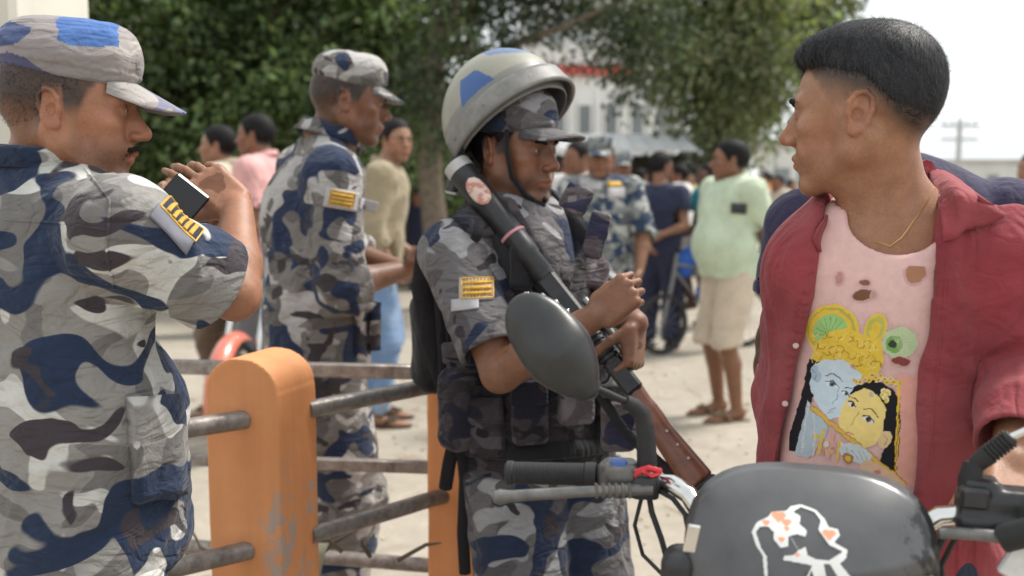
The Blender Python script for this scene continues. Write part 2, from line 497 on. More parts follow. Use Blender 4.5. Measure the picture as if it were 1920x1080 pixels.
# ------------------------------------------------------------------ people
def head_prims(c, R, s=1.0, neck=None, nose=1.0, jaw=1.0, nr=.056, ears=True, lips=1.0, brow=1.0):
    c = np.asarray(c, float)
    X = lambda x, y, z: c + R @ (np.array([x, y, z]) * s)
    q = []
    E = lambda p, r, k=.012, op='u', RR=None: q.append(ell(X(*p), np.array(r) * s, R if RR is None else R @ RR, k, op))
    C = lambda a, b, ra, rb, k=.01, op='u': q.append(cone(X(*a), X(*b), ra * s, rb * s, k, op))
    E((0, -.016, .042), (.0735, .095, .081), .02)
    E((0, -.05, .02), (.064, .06, .062), .02)
    E((0, .028, .012), (.0655, .066, .082), .025)
    E((0, .03, -.055), (.05, .054, .05), .02)
    E((0, .074, -.1), (.02 * jaw, .0165, .0155), .018)
    for sx in (-1, 1):
        C((sx * .056 * jaw, -.004, -.05), (sx * .02, .07, -.099), .0175, .0155, .02)
        C((sx * .054, -.004, -.05), (sx * .058, -.006, -.005), .02, .018, .02)
        E((sx * .046, .062, -.016), (.02, .018, .016), .02)          # cheekbone
        E((sx * .034, .062, -.05), (.024, .022, .028), .02)          # cheek
        C((sx * .046, .073, .024), (sx * .012, .088, .0245), .009 * brow, .009 * brow, .012)
    E((0, .075, -.062), (.03, .024, .026), .014)
    C((0, .085, .02), (0, .104 + .006 * nose, -.022), .0075, .0105, .011)
    E((0, .09, -.02), (.0135, .018, .026), .01)
    E((0, .1075 + .006 * nose, -.0275), (.0115, .0115, .0105), .008)
    for sx in (-1, 1):
        E((sx * .0125, .1, -.0325), (.0085, .011, .0075), .006)
        E((sx * .031, .099, .007), (.0165, .0155, .0125), .012, 's')
        E((sx * .031, .0765, .0065), (.0148, .0145, .0138), .004)     # lids
        E((sx * .031, .0925, .0058), (.0122, .0085, .0042), .0018, 's')
        E((sx * .0062, .106, -.0415), (.0034, .0055, .004), .002, 's')
    C((-.02, .0905, -.0605), (0, .098, -.0585), .0055 * lips, .0062 * lips, .005)
    C((.02, .0905, -.0605), (0, .098, -.0585), .0055 * lips, .0062 * lips, .005)
    C((-.015, .091, -.0705), (.015, .091, -.0705), .0068 * lips, .0068 * lips, .005)
    C((-.023, .0955, -.0662), (0, .1045, -.0652), .0017, .0017, .0025, 's')
    C((.023, .0955, -.0662), (0, .1045, -.0652), .0017, .0017, .0025, 's')
    if ears:
        for sx in (-1, 1):
            RR = np.array(Matrix.Rotation(math.radians(sx * -24), 3, 'Z') @ Matrix.Rotation(math.radians(10), 3, 'X'))
            b = np.array([sx * .074, -.016, 0.0])
            Y = lambda x, y, z: tuple(b + RR @ np.array([sx * x, y, z]))
            E(Y(.002, 0, .001), (.0055, .0165, .0285), .004, 'u', RR)
            pts = [(.004, .014, -.004), (.006, .0155, .012), (.007, .008, .026), (.0075, -.004, .0305), (.008, -.0145, .022), (.0075, -.0175, .006), (.006, -.013, -.012), (.004, -.006, -.024)]
            for a, bb in zip(pts[:-1], pts[1:]): C(Y(*a), Y(*bb), .0038, .0038, .003)
            E(Y(.0065, .001, -.003), (.0065, .0085, .0105), .003, 's', RR)
            E(Y(.0075, -.004, .016), (.004, .0075, .0085), .003, 's', RR)
            E(Y(.002, .0035, -.0255), (.0055, .008, .0085), .004, 'u', RR)
            E(Y(.003, .0125, -.005), (.0045, .004, .0065), .003, 'u', RR)
    if neck is not None:
        q.append(cone(X(0, -.026, -.035), neck, nr * s, nr * 1.08 * s, .022))
        q.append(cone(X(0, .012, -.095), np.asarray(neck) + R @ np.array([0, .03, .0]) * s, .03 * s, .035 * s, .03))
        for sx in (-1, 1):
            q.append(cone(X(sx * .058, -.026, -.035), np.asarray(neck) + R @ np.array([sx * .012, .055, -.01]) * s, .014 * s, .011 * s, .018))
    return q
def head_cols(V, c, R, s, tone, scalp=None, beard=0.0, beard_fn=None):
    """pigment: redder ears, nose and lips, darker lids, stubble and cropped sides"""
    q = ((V - c) @ R) / s
    x, y, z = q.T
    ax = np.abs(x)
    t = np.array(tone, float); out = np.repeat(t[None], len(V), 0)
    def lay(m, c2): out[:] = out * (1 - m[:, None]) + np.array(c2)[None] * m[:, None]
    g = lambda d, w: np.exp(-np.maximum(d, 0) ** 2 / w ** 2)
    face = (y > .02)
    lay(.35 * g(np.hypot(ax - .045, z + .03) - .02, .02) * face, t * np.array([1.12, .92, .86]))
    lay(.45 * g(np.sqrt(ax ** 2 + (y - .115) ** 2 + (z + .028) ** 2) - .01, .012), t * np.array([1.12, .86, .8]))
    lay(.55 * g(np.hypot(ax - .031, (z - .006) * 1.2) - .015, .008) * (y > .06), t * np.array([.72, .66, .64]))
    lip = ((ax < .026) & (y > .08)) * np.clip(1.3 - np.abs((z + .0655) / (.0115 * np.sqrt(np.maximum(1 - (ax / .027) ** 2, .05)))) * 1.0, 0, 1).clip(0, 1)
    lay(np.minimum(lip * 1.6, .85), np.minimum(t * np.array([.95, .62, .6]), 1))
    lay(.35 * ((ax > .074) & (y < .02) & (np.abs(z) < .04)), t * np.array([1.12, .88, .82]))
    if beard:
        m = np.clip((-.03 - z) / .03, 0, 1) * np.clip((y + .005) / .03, 0, 1) * np.clip((z + .13) / .02, 0, 1)
        m = m * (lip < .1)
        lay(beard * m * (.55 + .45 * vnoise(q * 900, 3)), (.035, .03, .03))
    if scalp is not None:
        m = scalp(q); m = m * (.86 + .14 * vnoise(q * 500, 5)); lay(np.clip(m, 0, 1), (.016, .014, .014))
    return out
def hand_prims(w, f, pn, side, curl=(.3, .3, .3, .3), thumb=(.5, .3), s=1.0, spread=.06, k=.006):
    """w wrist, f towards the fingers, pn out of the palm, side +1 right / -1 left"""
    w, f = np.asarray(w, float), unit(f); pn = np.asarray(pn, float); pn = unit(pn - (pn @ f) * f)
    t = np.cross(f, pn) * side
    R = np.stack([t, f, pn], 1)
    q = [rbox(w + f * .05 * s, np.array([.039, .046, .0135]) * s, .0125 * s, R, .012),
         ell(w + f * .04 * s + t * .024 * s + pn * .008 * s, np.array([.016, .03, .014]) * s, R, .01),
         ell(w + f * .035 * s - t * .026 * s + pn * .006 * s, np.array([.013, .03, .013]) * s, R, .01)]
    offs = (.0295, .0105, -.0095, -.0285); lens = (.07, .078, .072, .056); base = (.088, .093, .09, .082)
    for i in range(4):
        p = w + f * base[i] * s + t * offs[i] * s
        L3 = [lens[i] * .45 * s, lens[i] * .31 * s, lens[i] * .26 * s]
        ang, r0 = 0.0, (.0083 if i < 3 else .0072) * s
        fd = unit(f + t * spread * (1.5 - i))
        c = curl[i] if not np.isscalar(curl) else curl
        q.append(ell(p - pn * .002 * s, np.array([.0095, .011, .0095]) * s, R, .006))
        for j in range(3):
            ang += c * (1.25, 1.6, 1.05)[j]
            d = fd * math.cos(ang) + pn * math.sin(ang)
            p2 = p + d * L3[j]
            q.append(cone(p, p2, r0 * (1, .9, .86)[j], r0 * (.88, .84, .7)[j], k * .36))
            p = p2
    p = w + f * .022 * s + t * .03 * s + pn * .008 * s
    d = unit(f * .72 + t * (.75 - thumb[1]) + pn * (.15 + thumb[0]))
    p2 = p + d * .038 * s; q.append(cone(p, p2, .0125 * s, .0105 * s, .008))
    d = unit(d + f * .35 - t * thumb[1] * .9 + pn * thumb[0] * .5); p3 = p2 + d * .034 * s
    q.append(cone(p2, p3, .0105 * s, .009 * s, k * .6))
    d = unit(d + f * .1 - t * thumb[1] * .8); q.append(cone(p3, p3 + d * .024 * s, .009 * s, .0068 * s, k * .6))
    return q
def ik(a, tgt, l1, l2, pole):
    """middle joint between a and tgt, bent towards pole"""
    a, tgt = np.asarray(a, float), np.asarray(tgt, float)
    d = tgt - a; L0 = np.linalg.norm(d); L0c = min(L0, (l1 + l2) * .998); d = d / (L0 + 1e-9)
    tgt = a + d * L0c
    x = (l1 * l1 - l2 * l2 + L0c * L0c) / (2 * L0c); h = math.sqrt(max(l1 * l1 - x * x, 0))
    pl = np.asarray(pole, float); pl = unit(pl - (pl @ d) * d)
    return a + d * x + pl * h, tgt
def pose(x, y, yaw, h=1.7, hip_yaw=None, lean=(0, 0), z0=0.0, stance=.1, step=0.0, sh=1.0, gut=0.0):
    """standing skeleton in world space; 'r'/'l' are the person's own sides"""
    k = h / 1.7; R = rot(yaw); Rh = rot(yaw if hip_yaw is None else hip_yaw)
    o = np.array([x, y, z0]); J = {'k': k, 'R': R, 'Rh': Rh, 'o': o, 'gut': gut}
    le = lambda z: R @ np.array([lean[0], lean[1], 0]) * (max(z - .9, 0) / .6)
    J['pelvis'] = o + np.array([0, 0, .93]) * k
    J['waist'] = o + np.array([0, 0, 1.07]) * k + le(1.07)
    J['chest'] = o + np.array([0, 0, 1.27]) * k + le(1.27)
    J['neck'] = o + np.array([0, 0, 1.455]) * k + le(1.455) + R @ np.array([0, -.01, 0]) * k
    J['head'] = o + np.array([0, 0, 1.575]) * k + le(1.6) * 1.1 + R @ np.array([0, .025, 0]) * k
    for s, n in ((1, 'r'), (-1, 'l')):
        J['sh' + n] = o + np.array([0, 0, 1.40]) * k + le(1.4) + R @ np.array([s * .178 * sh, -.005, 0]) * k
        J['hip' + n] = o + np.array([0, 0, .9]) * k + Rh @ np.array([s * .088, 0, 0]) * k
        J['an' + n] = o + Rh @ np.array([s * stance, s * step, .085]) * k
        J['kn' + n], _ = ik(J['hip' + n], J['an' + n], .425 * k, .405 * k, Rh @ np.array([s * .1, 1, 0]))
        J['el' + n] = J['sh' + n] + R @ np.array([s * .05, -.03, -.285]) * k
        J['wr' + n] = J['el' + n] + R @ np.array([s * .0, .07, -.235]) * k
    return J
def arm(J, n, wrist, pole, stretch=1.0):
    J['el' + n], J['wr' + n] = ik(J['sh' + n], wrist, .285 * J['k'] * stretch, .25 * J['k'] * stretch, pole)
def frame(J):
    z = unit(J['neck'] - J['waist']); x = unit(J['shr'] - J['shl']); y = unit(np.cross(z, x)); x = np.cross(y, z)
    return np.stack([x, y, z], 1)
def body_prims(J, feet=True):
    k = J['k']; B = frame(J); Rh = J['Rh']; q = []
    q.append(ell(J['chest'], np.array([.158, .108, .19]) * k, B, .03))
    q.append(ell(J['waist'] + B @ np.array([0, .01 + J['gut'] * .5, 0]), np.array([.138 + J['gut'] * .5, .098 + J['gut'], .15]) * k, B, .04))
    q.append(ell(J['pelvis'], np.array([.15, .112, .12]) * k, Rh, .04))
    q.append(cone(J['shr'], J['neck'], .05 * k, .062 * k, .035)); q.append(cone(J['shl'], J['neck'], .05 * k, .062 * k, .035))
    for n in 'rl':
        q.append(ell(J['sh' + n], np.array([.055, .055, .055]) * k, None, .03))
        q.append(cone(J['sh' + n], J['el' + n], .051 * k, .041 * k, .03))
        m = J['el' + n] * .68 + J['wr' + n] * .32
        q.append(cone(J['el' + n], m, .0415 * k, .0425 * k, .015)); q.append(cone(m, J['wr' + n], .0425 * k, .027 * k, .015))
        q.append(cone(J['hip' + n], J['kn' + n], .083 * k, .056 * k, .03))
        m = J['kn' + n] * .68 + J['an' + n] * .32 - Rh @ np.array([0, .018, 0]) * k
        q.append(cone(J['kn' + n], m, .054 * k, .055 * k, .02)); q.append(cone(m, J['an' + n], .055 * k, .036 * k, .02))
        if feet:
            a = J['an' + n]; f = Rh @ np.array([0, 1, 0])
            q.append(cone(a + np.array([0, 0, -.035 * k]) - f * .03 * k, a + f * .13 * k + np.array([0, 0, -.06 * k]), .036 * k, .024 * k, .02))
            q.append(ell(a + f * .15 * k + np.array([0, 0, -.065 * k]), np.array([.043, .06, .018]) * k, Rh, .015))
    return q
def cuff_cut(end, d, r):
    def f(p):
        q = p - end; t = q @ d; rad = np.sqrt(np.maximum((q * q).sum(-1) - t * t, 0))
        return np.maximum(np.maximum(-t, t - .12), rad - r)
    return P(f, 's', .003)
def shirt_prims(J, sl=.02, hem=None, sleeve=.9, neckr=.068, blouse=0.0, wide=1.0, roll=0.0, mid=()):
    """sleeve: 0..1 upper arm, 1..2 forearm"""
    k = J['k']; B = frame(J); q = []
    hz = J['pelvis'][2] - .05 * k if hem is None else hem
    pel = J['pelvis'].copy(); bot = pel.copy(); bot[2] = hz - .1
    w = .158 * k * wide + sl
    q.append(ell(J['chest'] + B @ np.array([0, 0, .01]), (np.array([.158 * wide, .108, .19]) * k + sl), B, .03))
    fl = (.108 * k + sl + J['gut'] * .6) / w
    q.append(cone(J['chest'], J['waist'], w * .985, (.145 * k * wide + sl * 1.3 + blouse), .04, 'u', B[:, 1], fl))
    if J['gut']: q.append(ell(J['waist'] + B @ np.array([0, .03 + J['gut'] * .5, 0]), (np.array([.14 + J['gut'] * .5, .1 + J['gut'], .17]) * k + sl), B, .05))
    q.append(cone(J['waist'], bot, (.145 * k * wide + sl * 1.3 + blouse), .158 * k * wide + sl * 1.5, .04, 'u', J['Rh'][:, 1], fl * 1.05))
    for n in 'rl':
        q.append(cone(J['sh' + n], J['neck'] + np.array([0, 0, -.012]) * k, .05 * k + sl * .5, .058 * k + sl * .35, .04))
        q.append(ell(J['sh' + n], np.array([.056, .056, .056]) * k + sl * .75, None, .03))
    q.append(P(lambda p: hz - p[..., 2], 'i', .006))
    ex = []
    for n in 'rl':
        s = sleeve if np.isscalar(sleeve) else sleeve['rl'.index(n)]
        a, e, w2 = J['sh' + n], J['el' + n], J['wr' + n]
        if s <= 1:
            end = a + (e - a) * s; d = unit(e - a)
            ex += [cone(a, end, .053 * k + sl, .047 * k + sl * 1.05, .03)]
            if roll: ex += [cone(end - d * roll, end - d * .006, .047 * k + sl + .005, .048 * k + sl + .007, .006)]
            ex += [cone(end - d * .03, end + d * .1, .043 * k + sl * .95, .043 * k + sl * .95, .004, 's'), cuff_cut(end, d, .06 * k + sl + .01)]
        else:
            end = e + (w2 - e) * (s - 1); d = unit(w2 - e)
            ex += [cone(a, e, .053 * k + sl, .045 * k + sl, .03), cone(e, end, .045 * k + sl * .95, (.042 - .013 * (s - 1)) * k + sl * .9, .02)]
            if roll: rr = (.042 - .013 * (s - 1)) * k + sl; ex += [cone(end - d * roll, end - d * .006, rr + .004, rr + .006, .006)]
            ex += [cone(end - d * .03, end + d * .1, (.038 - .013 * (s - 1)) * k + sl * .8, .03 * k + sl * .8, .004, 's'), cuff_cut(end, d, .055 * k + sl + .01)]
    q = [p for p in q if isinstance(p, P)]
    q += list(mid) + ex
    nd = unit(J['head'] - J['neck'])
    q.append(cone(J['neck'] + nd * .005, J['neck'] + nd * .15, neckr * k, neckr * 1.1 * k, .006, 's'))
    return q
def sleeve_end_cut(J, n, s):
    a, e, w2 = J['sh' + n], J['el' + n], J['wr' + n]
    return (a + (e - a) * s, unit(e - a)) if s <= 1 else (e + (w2 - e) * (s - 1), unit(w2 - e))
def trouser_prims(J, sl=.022, top=None, length=1.0, taper=1.0):
    k = J['k']; Rh = J['Rh']; q = []
    q.append(ell(J['pelvis'] + np.array([0, 0, .02]), np.array([.152, .115, .13]) * k + sl * .6, Rh, .04))
    for n in 'rl':
        kn, an = J['kn' + n], J['an' + n]
        q.append(cone(J['hip' + n], kn, .088 * k + sl * .8, .058 * k + sl, .04))
        if length > .5:
            end = kn + (an - kn) * (length - .5) * 2
            q.append(cone(kn, end, .058 * k + sl, (.047 * taper) * k + sl, .025))
            d = unit(an - kn); q.append(cone(end - d * .02, end + d * .1, .038 * taper * k + sl, .038 * taper * k + sl, .004, 's')); q.append(cuff_cut(end, d, .07 * k + sl))
    if top is not None: q.append(P(lambda p: p[..., 2] - top, 'i', .004))
    return q
def bounds(pts, pad):
    pts = np.array(pts); return pts.min(0) - pad, pts.max(0) + pad
def jpts(J, keys): return [J[k] for k in keys]
def fold_disp(V, F, amp=.006, f=11, seed=0, dirv=(.5, .3, 1), stretch=2.6, J=None, elbow=.006, fine=.4, ends=()):
    """cloth folds: ridges drawn out along dirv, tighter round elbows and knees"""
    Nn = vnormals(V, F)
    d = unit(dirv); q = V + .05 * (np.stack([vnoise(V * 7, seed + 1), vnoise(V * 7, seed + 2), vnoise(V * 7, seed + 3)], 1) - .5) * 2
    q = q + (q @ d)[:, None] * d * (1 / stretch - 1)
    r1 = np.clip(ridge(q * f, seed) * .5 + .5, 0, 1) ** 1.7; r2 = np.clip(ridge(q * f * 2.3 + 5, seed + 9) * .5 + .5, 0, 1) ** 1.6
    big = fbm(V * 4.2, seed + 21, 2) - .5
    disp = amp * (r1 * 1.5 + fine * r2 * .8 - .65 + big * 1.6)
    if J is not None:
        for n in 'rl':
            for c, a, b in (('el', 'sh', 'wr'), ('kn', 'hip', 'an')):
                e = J[c + n]; ax = unit(J[b + n] - J[a + n])
                r = np.linalg.norm(V - e, axis=1); t = (V - e) @ ax
                wv = np.sin(t * 125 + 6 * vnoise(V * 13, seed + 4)) * np.exp(-(r / .13) ** 2)
                disp = disp + elbow * wv * .5
    for p_, d_ in ends:
        t = (V - p_) @ d_; rr = np.linalg.norm(V - p_ - t[:, None] * d_, axis=1)
        wgt = np.clip((-t - .012) / .05, .06, 1); disp = np.where((rr < .11) & (np.abs(t) < .09), disp * wgt, disp)
    return V + Nn * disp[:, None]
def relax(V, F, it=2, w=.5):
    n = len(V)
    for _ in range(it):
        S = np.zeros_like(V); c = np.zeros(n)
        for i in range(4):
            a, b = F[:, i], F[:, (i + 1) % 4]
            for k_ in range(3): S[:, k_] += np.bincount(a, V[b, k_], n) + np.bincount(b, V[a, k_], n)
            c += np.bincount(a, minlength=n) + np.bincount(b, minlength=n)
        V = V + (S / np.maximum(c, 1)[:, None] - V) * w
    return V
def strands(hp, lo, hi, n, length, flow, seed=1, lift=.25, w=.0006, keep=None, res=.004, jit=.3, segs=3):
    """thin tapering ribbons rooted on a hair volume, combed along flow(point, normal)"""
    V, F = mesh_sdf(hp, lo, hi, res)
    Nn = vnormals(V, F); rg = np.random.RandomState(seed)
    fi = rg.randint(0, len(F), n); wgt = rg.dirichlet((1, 1, 1, 1), n)
    p = (V[F[fi]] * wgt[:, :, None]).sum(1); nn = Nn[F[fi, 0]]
    if keep is not None:
        m = keep(p); p, nn = p[m], nn[m]; n = len(p)
    d = flow(p, nn) + rg.normal(0, jit, (n, 3)); d = d - nn * (d * nn).sum(1, keepdims=True)
    d = d / (np.linalg.norm(d, axis=1, keepdims=True) + 1e-9)
    side = np.cross(d, nn); L0 = length * (.6 + .8 * rg.rand(n))[:, None]
    VV, FF = [], []
    for i in range(segs + 1):
        t = i / segs
        c = p - nn * .001 + d * L0 * t + nn * L0 * (lift * t - lift * 1.1 * t * t)
        ww = w * (1 - .8 * t)
        VV += [c - side * ww, c + side * ww]
    VV = np.stack(VV, 1).reshape(-1, 3); m = 2 * (segs + 1); b0 = np.arange(n)[:, None] * m
    FF = np.concatenate([b0 + np.array([[2 * i, 2 * i + 1, 2 * i + 3, 2 * i + 2]]) for i in range(segs)])
    return (V, F), (VV, FF)
def eyes(parent, c, R, s=1.0, look=(0, 0), n=16):
    for sx in (-1, 1):
        cc = c + R @ (np.array([sx * .031, .0765, .0065]) * s); r = .0128 * s
        V, F = [], []
        RR = R @ rot(look[0], look[1])
        for i in range(n + 1):
            a = math.pi * i / n
            for j in range(n):
                b = 2 * math.pi * j / n
                V.append((math.sin(a) * math.cos(b), math.cos(a), math.sin(a) * math.sin(b)))
        V = np.array(V); F = np.array([(i * n + j, i * n + (j + 1) % n, (i + 1) * n + (j + 1) % n, (i + 1) * n + j) for i in range(n) for j in range(n)])
        ca = V[:, 1]
        col = np.where((ca > .97)[:, None], [[.006, .005, .005]], np.where((ca > .87)[:, None], [[.045, .022, .012]], [[.62, .58, .54]]))
        mk('eye', cc + (V * r) @ RR.T, F[:, ::-1], EYE, parent, True, col)
def tuft(name, parent, pts, r, c, R, s, n=300, length=.009, flow=(0, 0, -1), seed=0, mat=None, lift=.3, w=.0005, sink=.0, col=(.014, .012, .012)):
    """a small patch of hair (brow, moustache) along a chain of head-local points"""
    X = lambda p: c + R @ (np.array(p) * s)
    q = [cone(X(a), X(b), ra * s, rb * s, .003) for (a, ra), (b, rb) in zip(list(zip(pts, r))[:-1], list(zip(pts, r))[1:])]
    lo, hi = bounds([X(p) for p in pts], max(r) * 1.6)
    fl = R @ np.array(flow, float)
    core, st = strands(q, lo, hi, n, length * s, lambda p, nn: np.repeat(fl[None], len(p), 0), seed, lift, w, res=.0015, jit=.35)
    V, F = merge([core, st])
    return mk(name, V, F, mat or HAIR, parent, True, np.repeat(np.array([col]), len(V), 0))
def browset(parent, c, R, s, thick=1.0, seed=0):
    for sx in (-1, 1):
        tuft('eyebrow', parent, [(sx * .012, .0955, .0225), (sx * .03, .0945, .0275), (sx * .05, .076, .0235)], [.0036 * thick, .0038 * thick, .002], c, R, s, 160, .008, (sx, -.5, .1), seed)
def hair_mask(q, soft=.008, front=.078, side=-.005, nape=-.058):
    """1 where hair grows, head-local points"""
    x, y, z = q.T
    zl = np.interp(y, [-.13, -.07, -.036, -.03, -.004, .002, .02, .032, .046, .06, .075, .2],
                   [nape, nape, -.045, .028, .03, side, side, .025, .05, .068, front, front + .01])
    zl = zl + .004 * (vnoise(q * 120, 8) - .5) * 2
    return np.clip((z - zl) / soft + .5, 0, 1)
def hair_prims(c, R, s, style='short'):
    X = lambda x, y, z: c + R @ (np.array([x, y, z]) * s)
    E = lambda p, r, k=.015, op='u', RR=None: ell(X(*p), np.array(r) * s, R if RR is None else R @ RR, k, op)
    t = {'crop': .003, 'short': .009, 'full': .017, 'quiff': .015}[style]
    q = [E((0, -.016, .042), (.0745 + t, .096 + t, .082 + t), .02), E((0, -.05, .018), (.066 + t * .8, .061 + t, .066), .02)]
    if style in ('full', 'quiff'): q.append(E((0, .05, .098), (.06, .05, .03), .02))
    if style == 'quiff': q += [E((-.012, .078, .105), (.045, .03, .025), .015), E((.02, .0, .118), (.05, .06, .024), .02)]
    # face and neck cut away
    q.append(P(lambda p: half_line(((p - c) @ R) / s) * s, 'i', .006))
    return q
def soft_crop(q):
    m = hair_mask(q, .022, .08, -.002, -.06)
    return np.clip(m, 0, 1) * np.clip((q[:, 2] + .075) / .09, .25, 1) * .95
def half_line(q):
    y, z = q[..., 1], q[..., 2]
    zl = np.interp(y, [-.15, -.075, -.04, -.03, -.002, .002, .02, .032, .046, .06, .075, .2],
                   [-.055, -.055, -.042, .03, .032, .004, .004, .03, .054, .07, .08, .085])
    return (zl - z) * .6
def comb_flow(c, R, front=(0, .5, 0)):
    def fl(p, nn):
        q = (p - c) @ R
        top = np.clip((q[:, 2] - .085) / .04, 0, 1)[:, None]
        down = np.stack([q[:, 0] * 1.5, q[:, 1] * .8 - .02, -np.abs(q[:, 2]) - .09], 1)
        fr = np.repeat(np.array(front, float)[None], len(p), 0) + np.stack([q[:, 0] * 3, q[:, 1] * 4, 0 * q[:, 0]], 1)
        return (down * (1 - top) * 6 + fr * top) @ R.T
    return fl
def hair(parent, c, R, s, style='short', n=2500, length=.018, res=.004, col=(.013, .012, .013), front=(0, .5, 0), lift=.2, w=.0007, seed=3, jit=.3, core_on=True):
    hp = hair_prims(c, R, s, style)
    lo, hi = c - .17 * s, c + .19 * s
    core, st = strands(hp, lo, hi, n, length, comb_flow(c, R, front), seed, lift, w, None, res, jit)
    V, F = merge([core, st]) if core_on else st
    cc = np.array(col)[None] * (.7 + .7 * vnoise(V * 90, 4)[:, None])
    return mk('hair', V, F, HAIR, parent, True, cc)
def inpoly(x, y, poly):
    r = np.zeros(len(x), bool); n = len(poly)
    for i in range(n):
        x1, y1 = poly[i]; x2, y2 = poly[(i + 1) % n]
        m = ((y1 > y) != (y2 > y)) & (x < (x2 - x1) * (y - y1) / (y2 - y1 + 1e-12) + x1); r ^= m
    return r
def plate(grid, th):
    """solid sheet from a grid of points (n, m, 3)"""
    n, m, _ = grid.shape
    du = np.gradient(grid, axis=0); dv = np.gradient(grid, axis=1)
    nn = np.cross(du, dv); nn /= np.linalg.norm(nn, axis=-1, keepdims=True) + 1e-12
    V = np.concatenate([(grid + nn * th / 2).reshape(-1, 3), (grid - nn * th / 2).reshape(-1, 3)])
    F = []; o = n * m
    for i in range(n - 1):
        for j in range(m - 1):
            a = i * m + j; q = (a, a + m, a + m + 1, a + 1)
            F.append(q); F.append(tuple(x + o for x in q[::-1]))
    edge = [(i, 0) for i in range(n)] + [(n - 1, j) for j in range(1, m)] + [(i, m - 1) for i in range(n - 2, -1, -1)] + [(0, j) for j in range(m - 2, 0, -1)]
    ei = [i * m + j for i, j in edge]
    for a, b in zip(ei, ei[1:] + ei[:1]): F.append((a, a + o, b + o, b))
    return V, np.array(F)
def cap(parent, c, R, s, mat, tilt=0, big=1.0, brim=.072, droop=.35, seed=1, res=.003, up=0.0, spots=None):
    """soft field cap with a stiff peak"""
    Rc = R @ rot(0, tilt); X = lambda x, y, z: c + Rc @ (np.array([x, y, z + up]) * s)
    q = [ell(X(0, -.012, .072), np.array([.0875 * big, .11 * big, .07 * big]) * s, Rc, .02),
         ell(X(0, .03, .1), np.array([.062 * big, .05 * big, .038]) * s, Rc, .03),
         half(X(0, 0, .04), Rc @ np.array([0, .0, -1]), .004), half(X(0, 0, .136), Rc @ np.array([0, -.06, 1]), .02)]
    V, F = mesh_sdf(q, c - .2 * s, c + .24 * s, res)
    V = fold_disp(V, F, .0035, 17, seed, (1, .2, 0), 3)
    hb = ((V - X(0, 0, .058)) @ Rc)[:, 2]
    Nn = vnormals(V, F); V = V + Nn * (.0016 * (np.abs(hb) < .0022 * s + .001))[:, None]
    o = mk('cap', V, F, mat, parent)
    def dye(ob, V):
        q = ((V - c) @ Rc) / s; w = (fbm(V * 22, 3) - .5) * .02; c4 = np.ones((len(V), 4), np.float32); c4[:, :3] = (.3, .28, .29)
        for poly, cc in spots:
            m = inpoly(q[:, 1] + w, q[:, 2] + w * .7, poly) & (q[:, 0] > -.01)
            c4[m, :3] = cc; c4[m, 3] = 0
        ob.data.attributes.new('Col', 'FLOAT_COLOR', 'POINT').data.foreach_set('color', c4.ravel())
    if spots: dye(o, V)
    n, m = 13, 9; g = np.zeros((n, m, 3))
    for i in range(n):
        u = -1 + 2 * i / (n - 1); a = u * .86
        for j in range(m):
            v = j / (m - 1)
            rx, ry = .0855 * big, .106 * big
            x0, y0 = math.sin(a) * rx, math.cos(a) * ry - .012
            L0 = brim * math.sqrt(max(1 - (abs(u) ** 2.6), 0.0)) * v
            x = x0 * (1 + .12 * v * (1 - abs(u))); y = y0 + L0
            z = .049 - droop * L0 - .008 * u * u - .05 * v * u * u * .35
            g[i, j] = X(x, y, z)
    V, F = plate(g, .004 * s)
    pk = mk('peak', V, F, mat, o)
    if spots: dye(pk, V)
    return o
def collar(parent, ring, up, h, flare, mat, th=.003, gap=.12, fold=True, name='collar'):
    """turn-down collar: ring = (centre, axis x, axis y, rx, ry), open at +y by gap (radians)"""
    c, ax, ay, rx, ry = ring; n = 36
    g = np.zeros((n, 7, 3))
    prof = [(0, 0), (.002, .5), (.006, .9), (.012, 1.0), (.018, .85), (flare * .7, .45), (flare, 0.02)] if fold else [(0, 0), (.002, .2), (.004, .4), (.006, .6), (.008, .8), (.01, .95), (.012, 1)]
    for i in range(n):
        a = math.pi / 2 + gap + (2 * math.pi - 2 * gap) * i / (n - 1)
        e = abs(2 * i / (n - 1) - 1) ** 6
        for j, (o, z) in enumerate(prof):
            zz = z * h - (e * .018 if j > 4 else e * .004)
            oo = o + (e * .012 if j > 4 else 0)
            g[i, j] = c + ax * math.cos(a) * (rx + oo) + ay * math.sin(a) * (ry + oo) + up * zz
    V, F = plate(g, th)
    return mk(name, V, F, mat, parent)
def bvh_of(o):
    w = world_origin(o)
    return BVHTree.FromPolygons([tuple(np.array(v.co) + w) for v in o.data.vertices], [tuple(p.vertices) for p in o.data.polygons])
def patch_on(bvh, c, u, v, w, h, lift=.002, n=9, m=7, proj=None):
    """grid of points lying on a garment: centre c, axes u and v, size w x h, dropped along proj"""
    c, u, v = np.asarray(c, float), unit(u), unit(v); pr = unit(np.cross(u, v)) if proj is None else unit(proj)
    g = np.zeros((n, m, 3))
    for i in range(n):
        for j in range(m):
            p = c + u * (i / (n - 1) - .5) * w + v * (j / (m - 1) - .5) * h
            hit = bvh.ray_cast(Vector(p - pr * .25), Vector(pr), .6)
            g[i, j] = np.array(hit[0]) - pr * lift if hit[0] is not None else p
    return g
def default_hand(J, n, curl=.4):
    f = unit(J['wr' + n] - J['el' + n]); x = J['R'] @ np.array([-1 if n == 'r' else 1, .25, 0])
    return dict(f=f, pn=x, curl=(curl * .8, curl, curl * 1.1, curl * 1.2), thumb=(.2, .35))
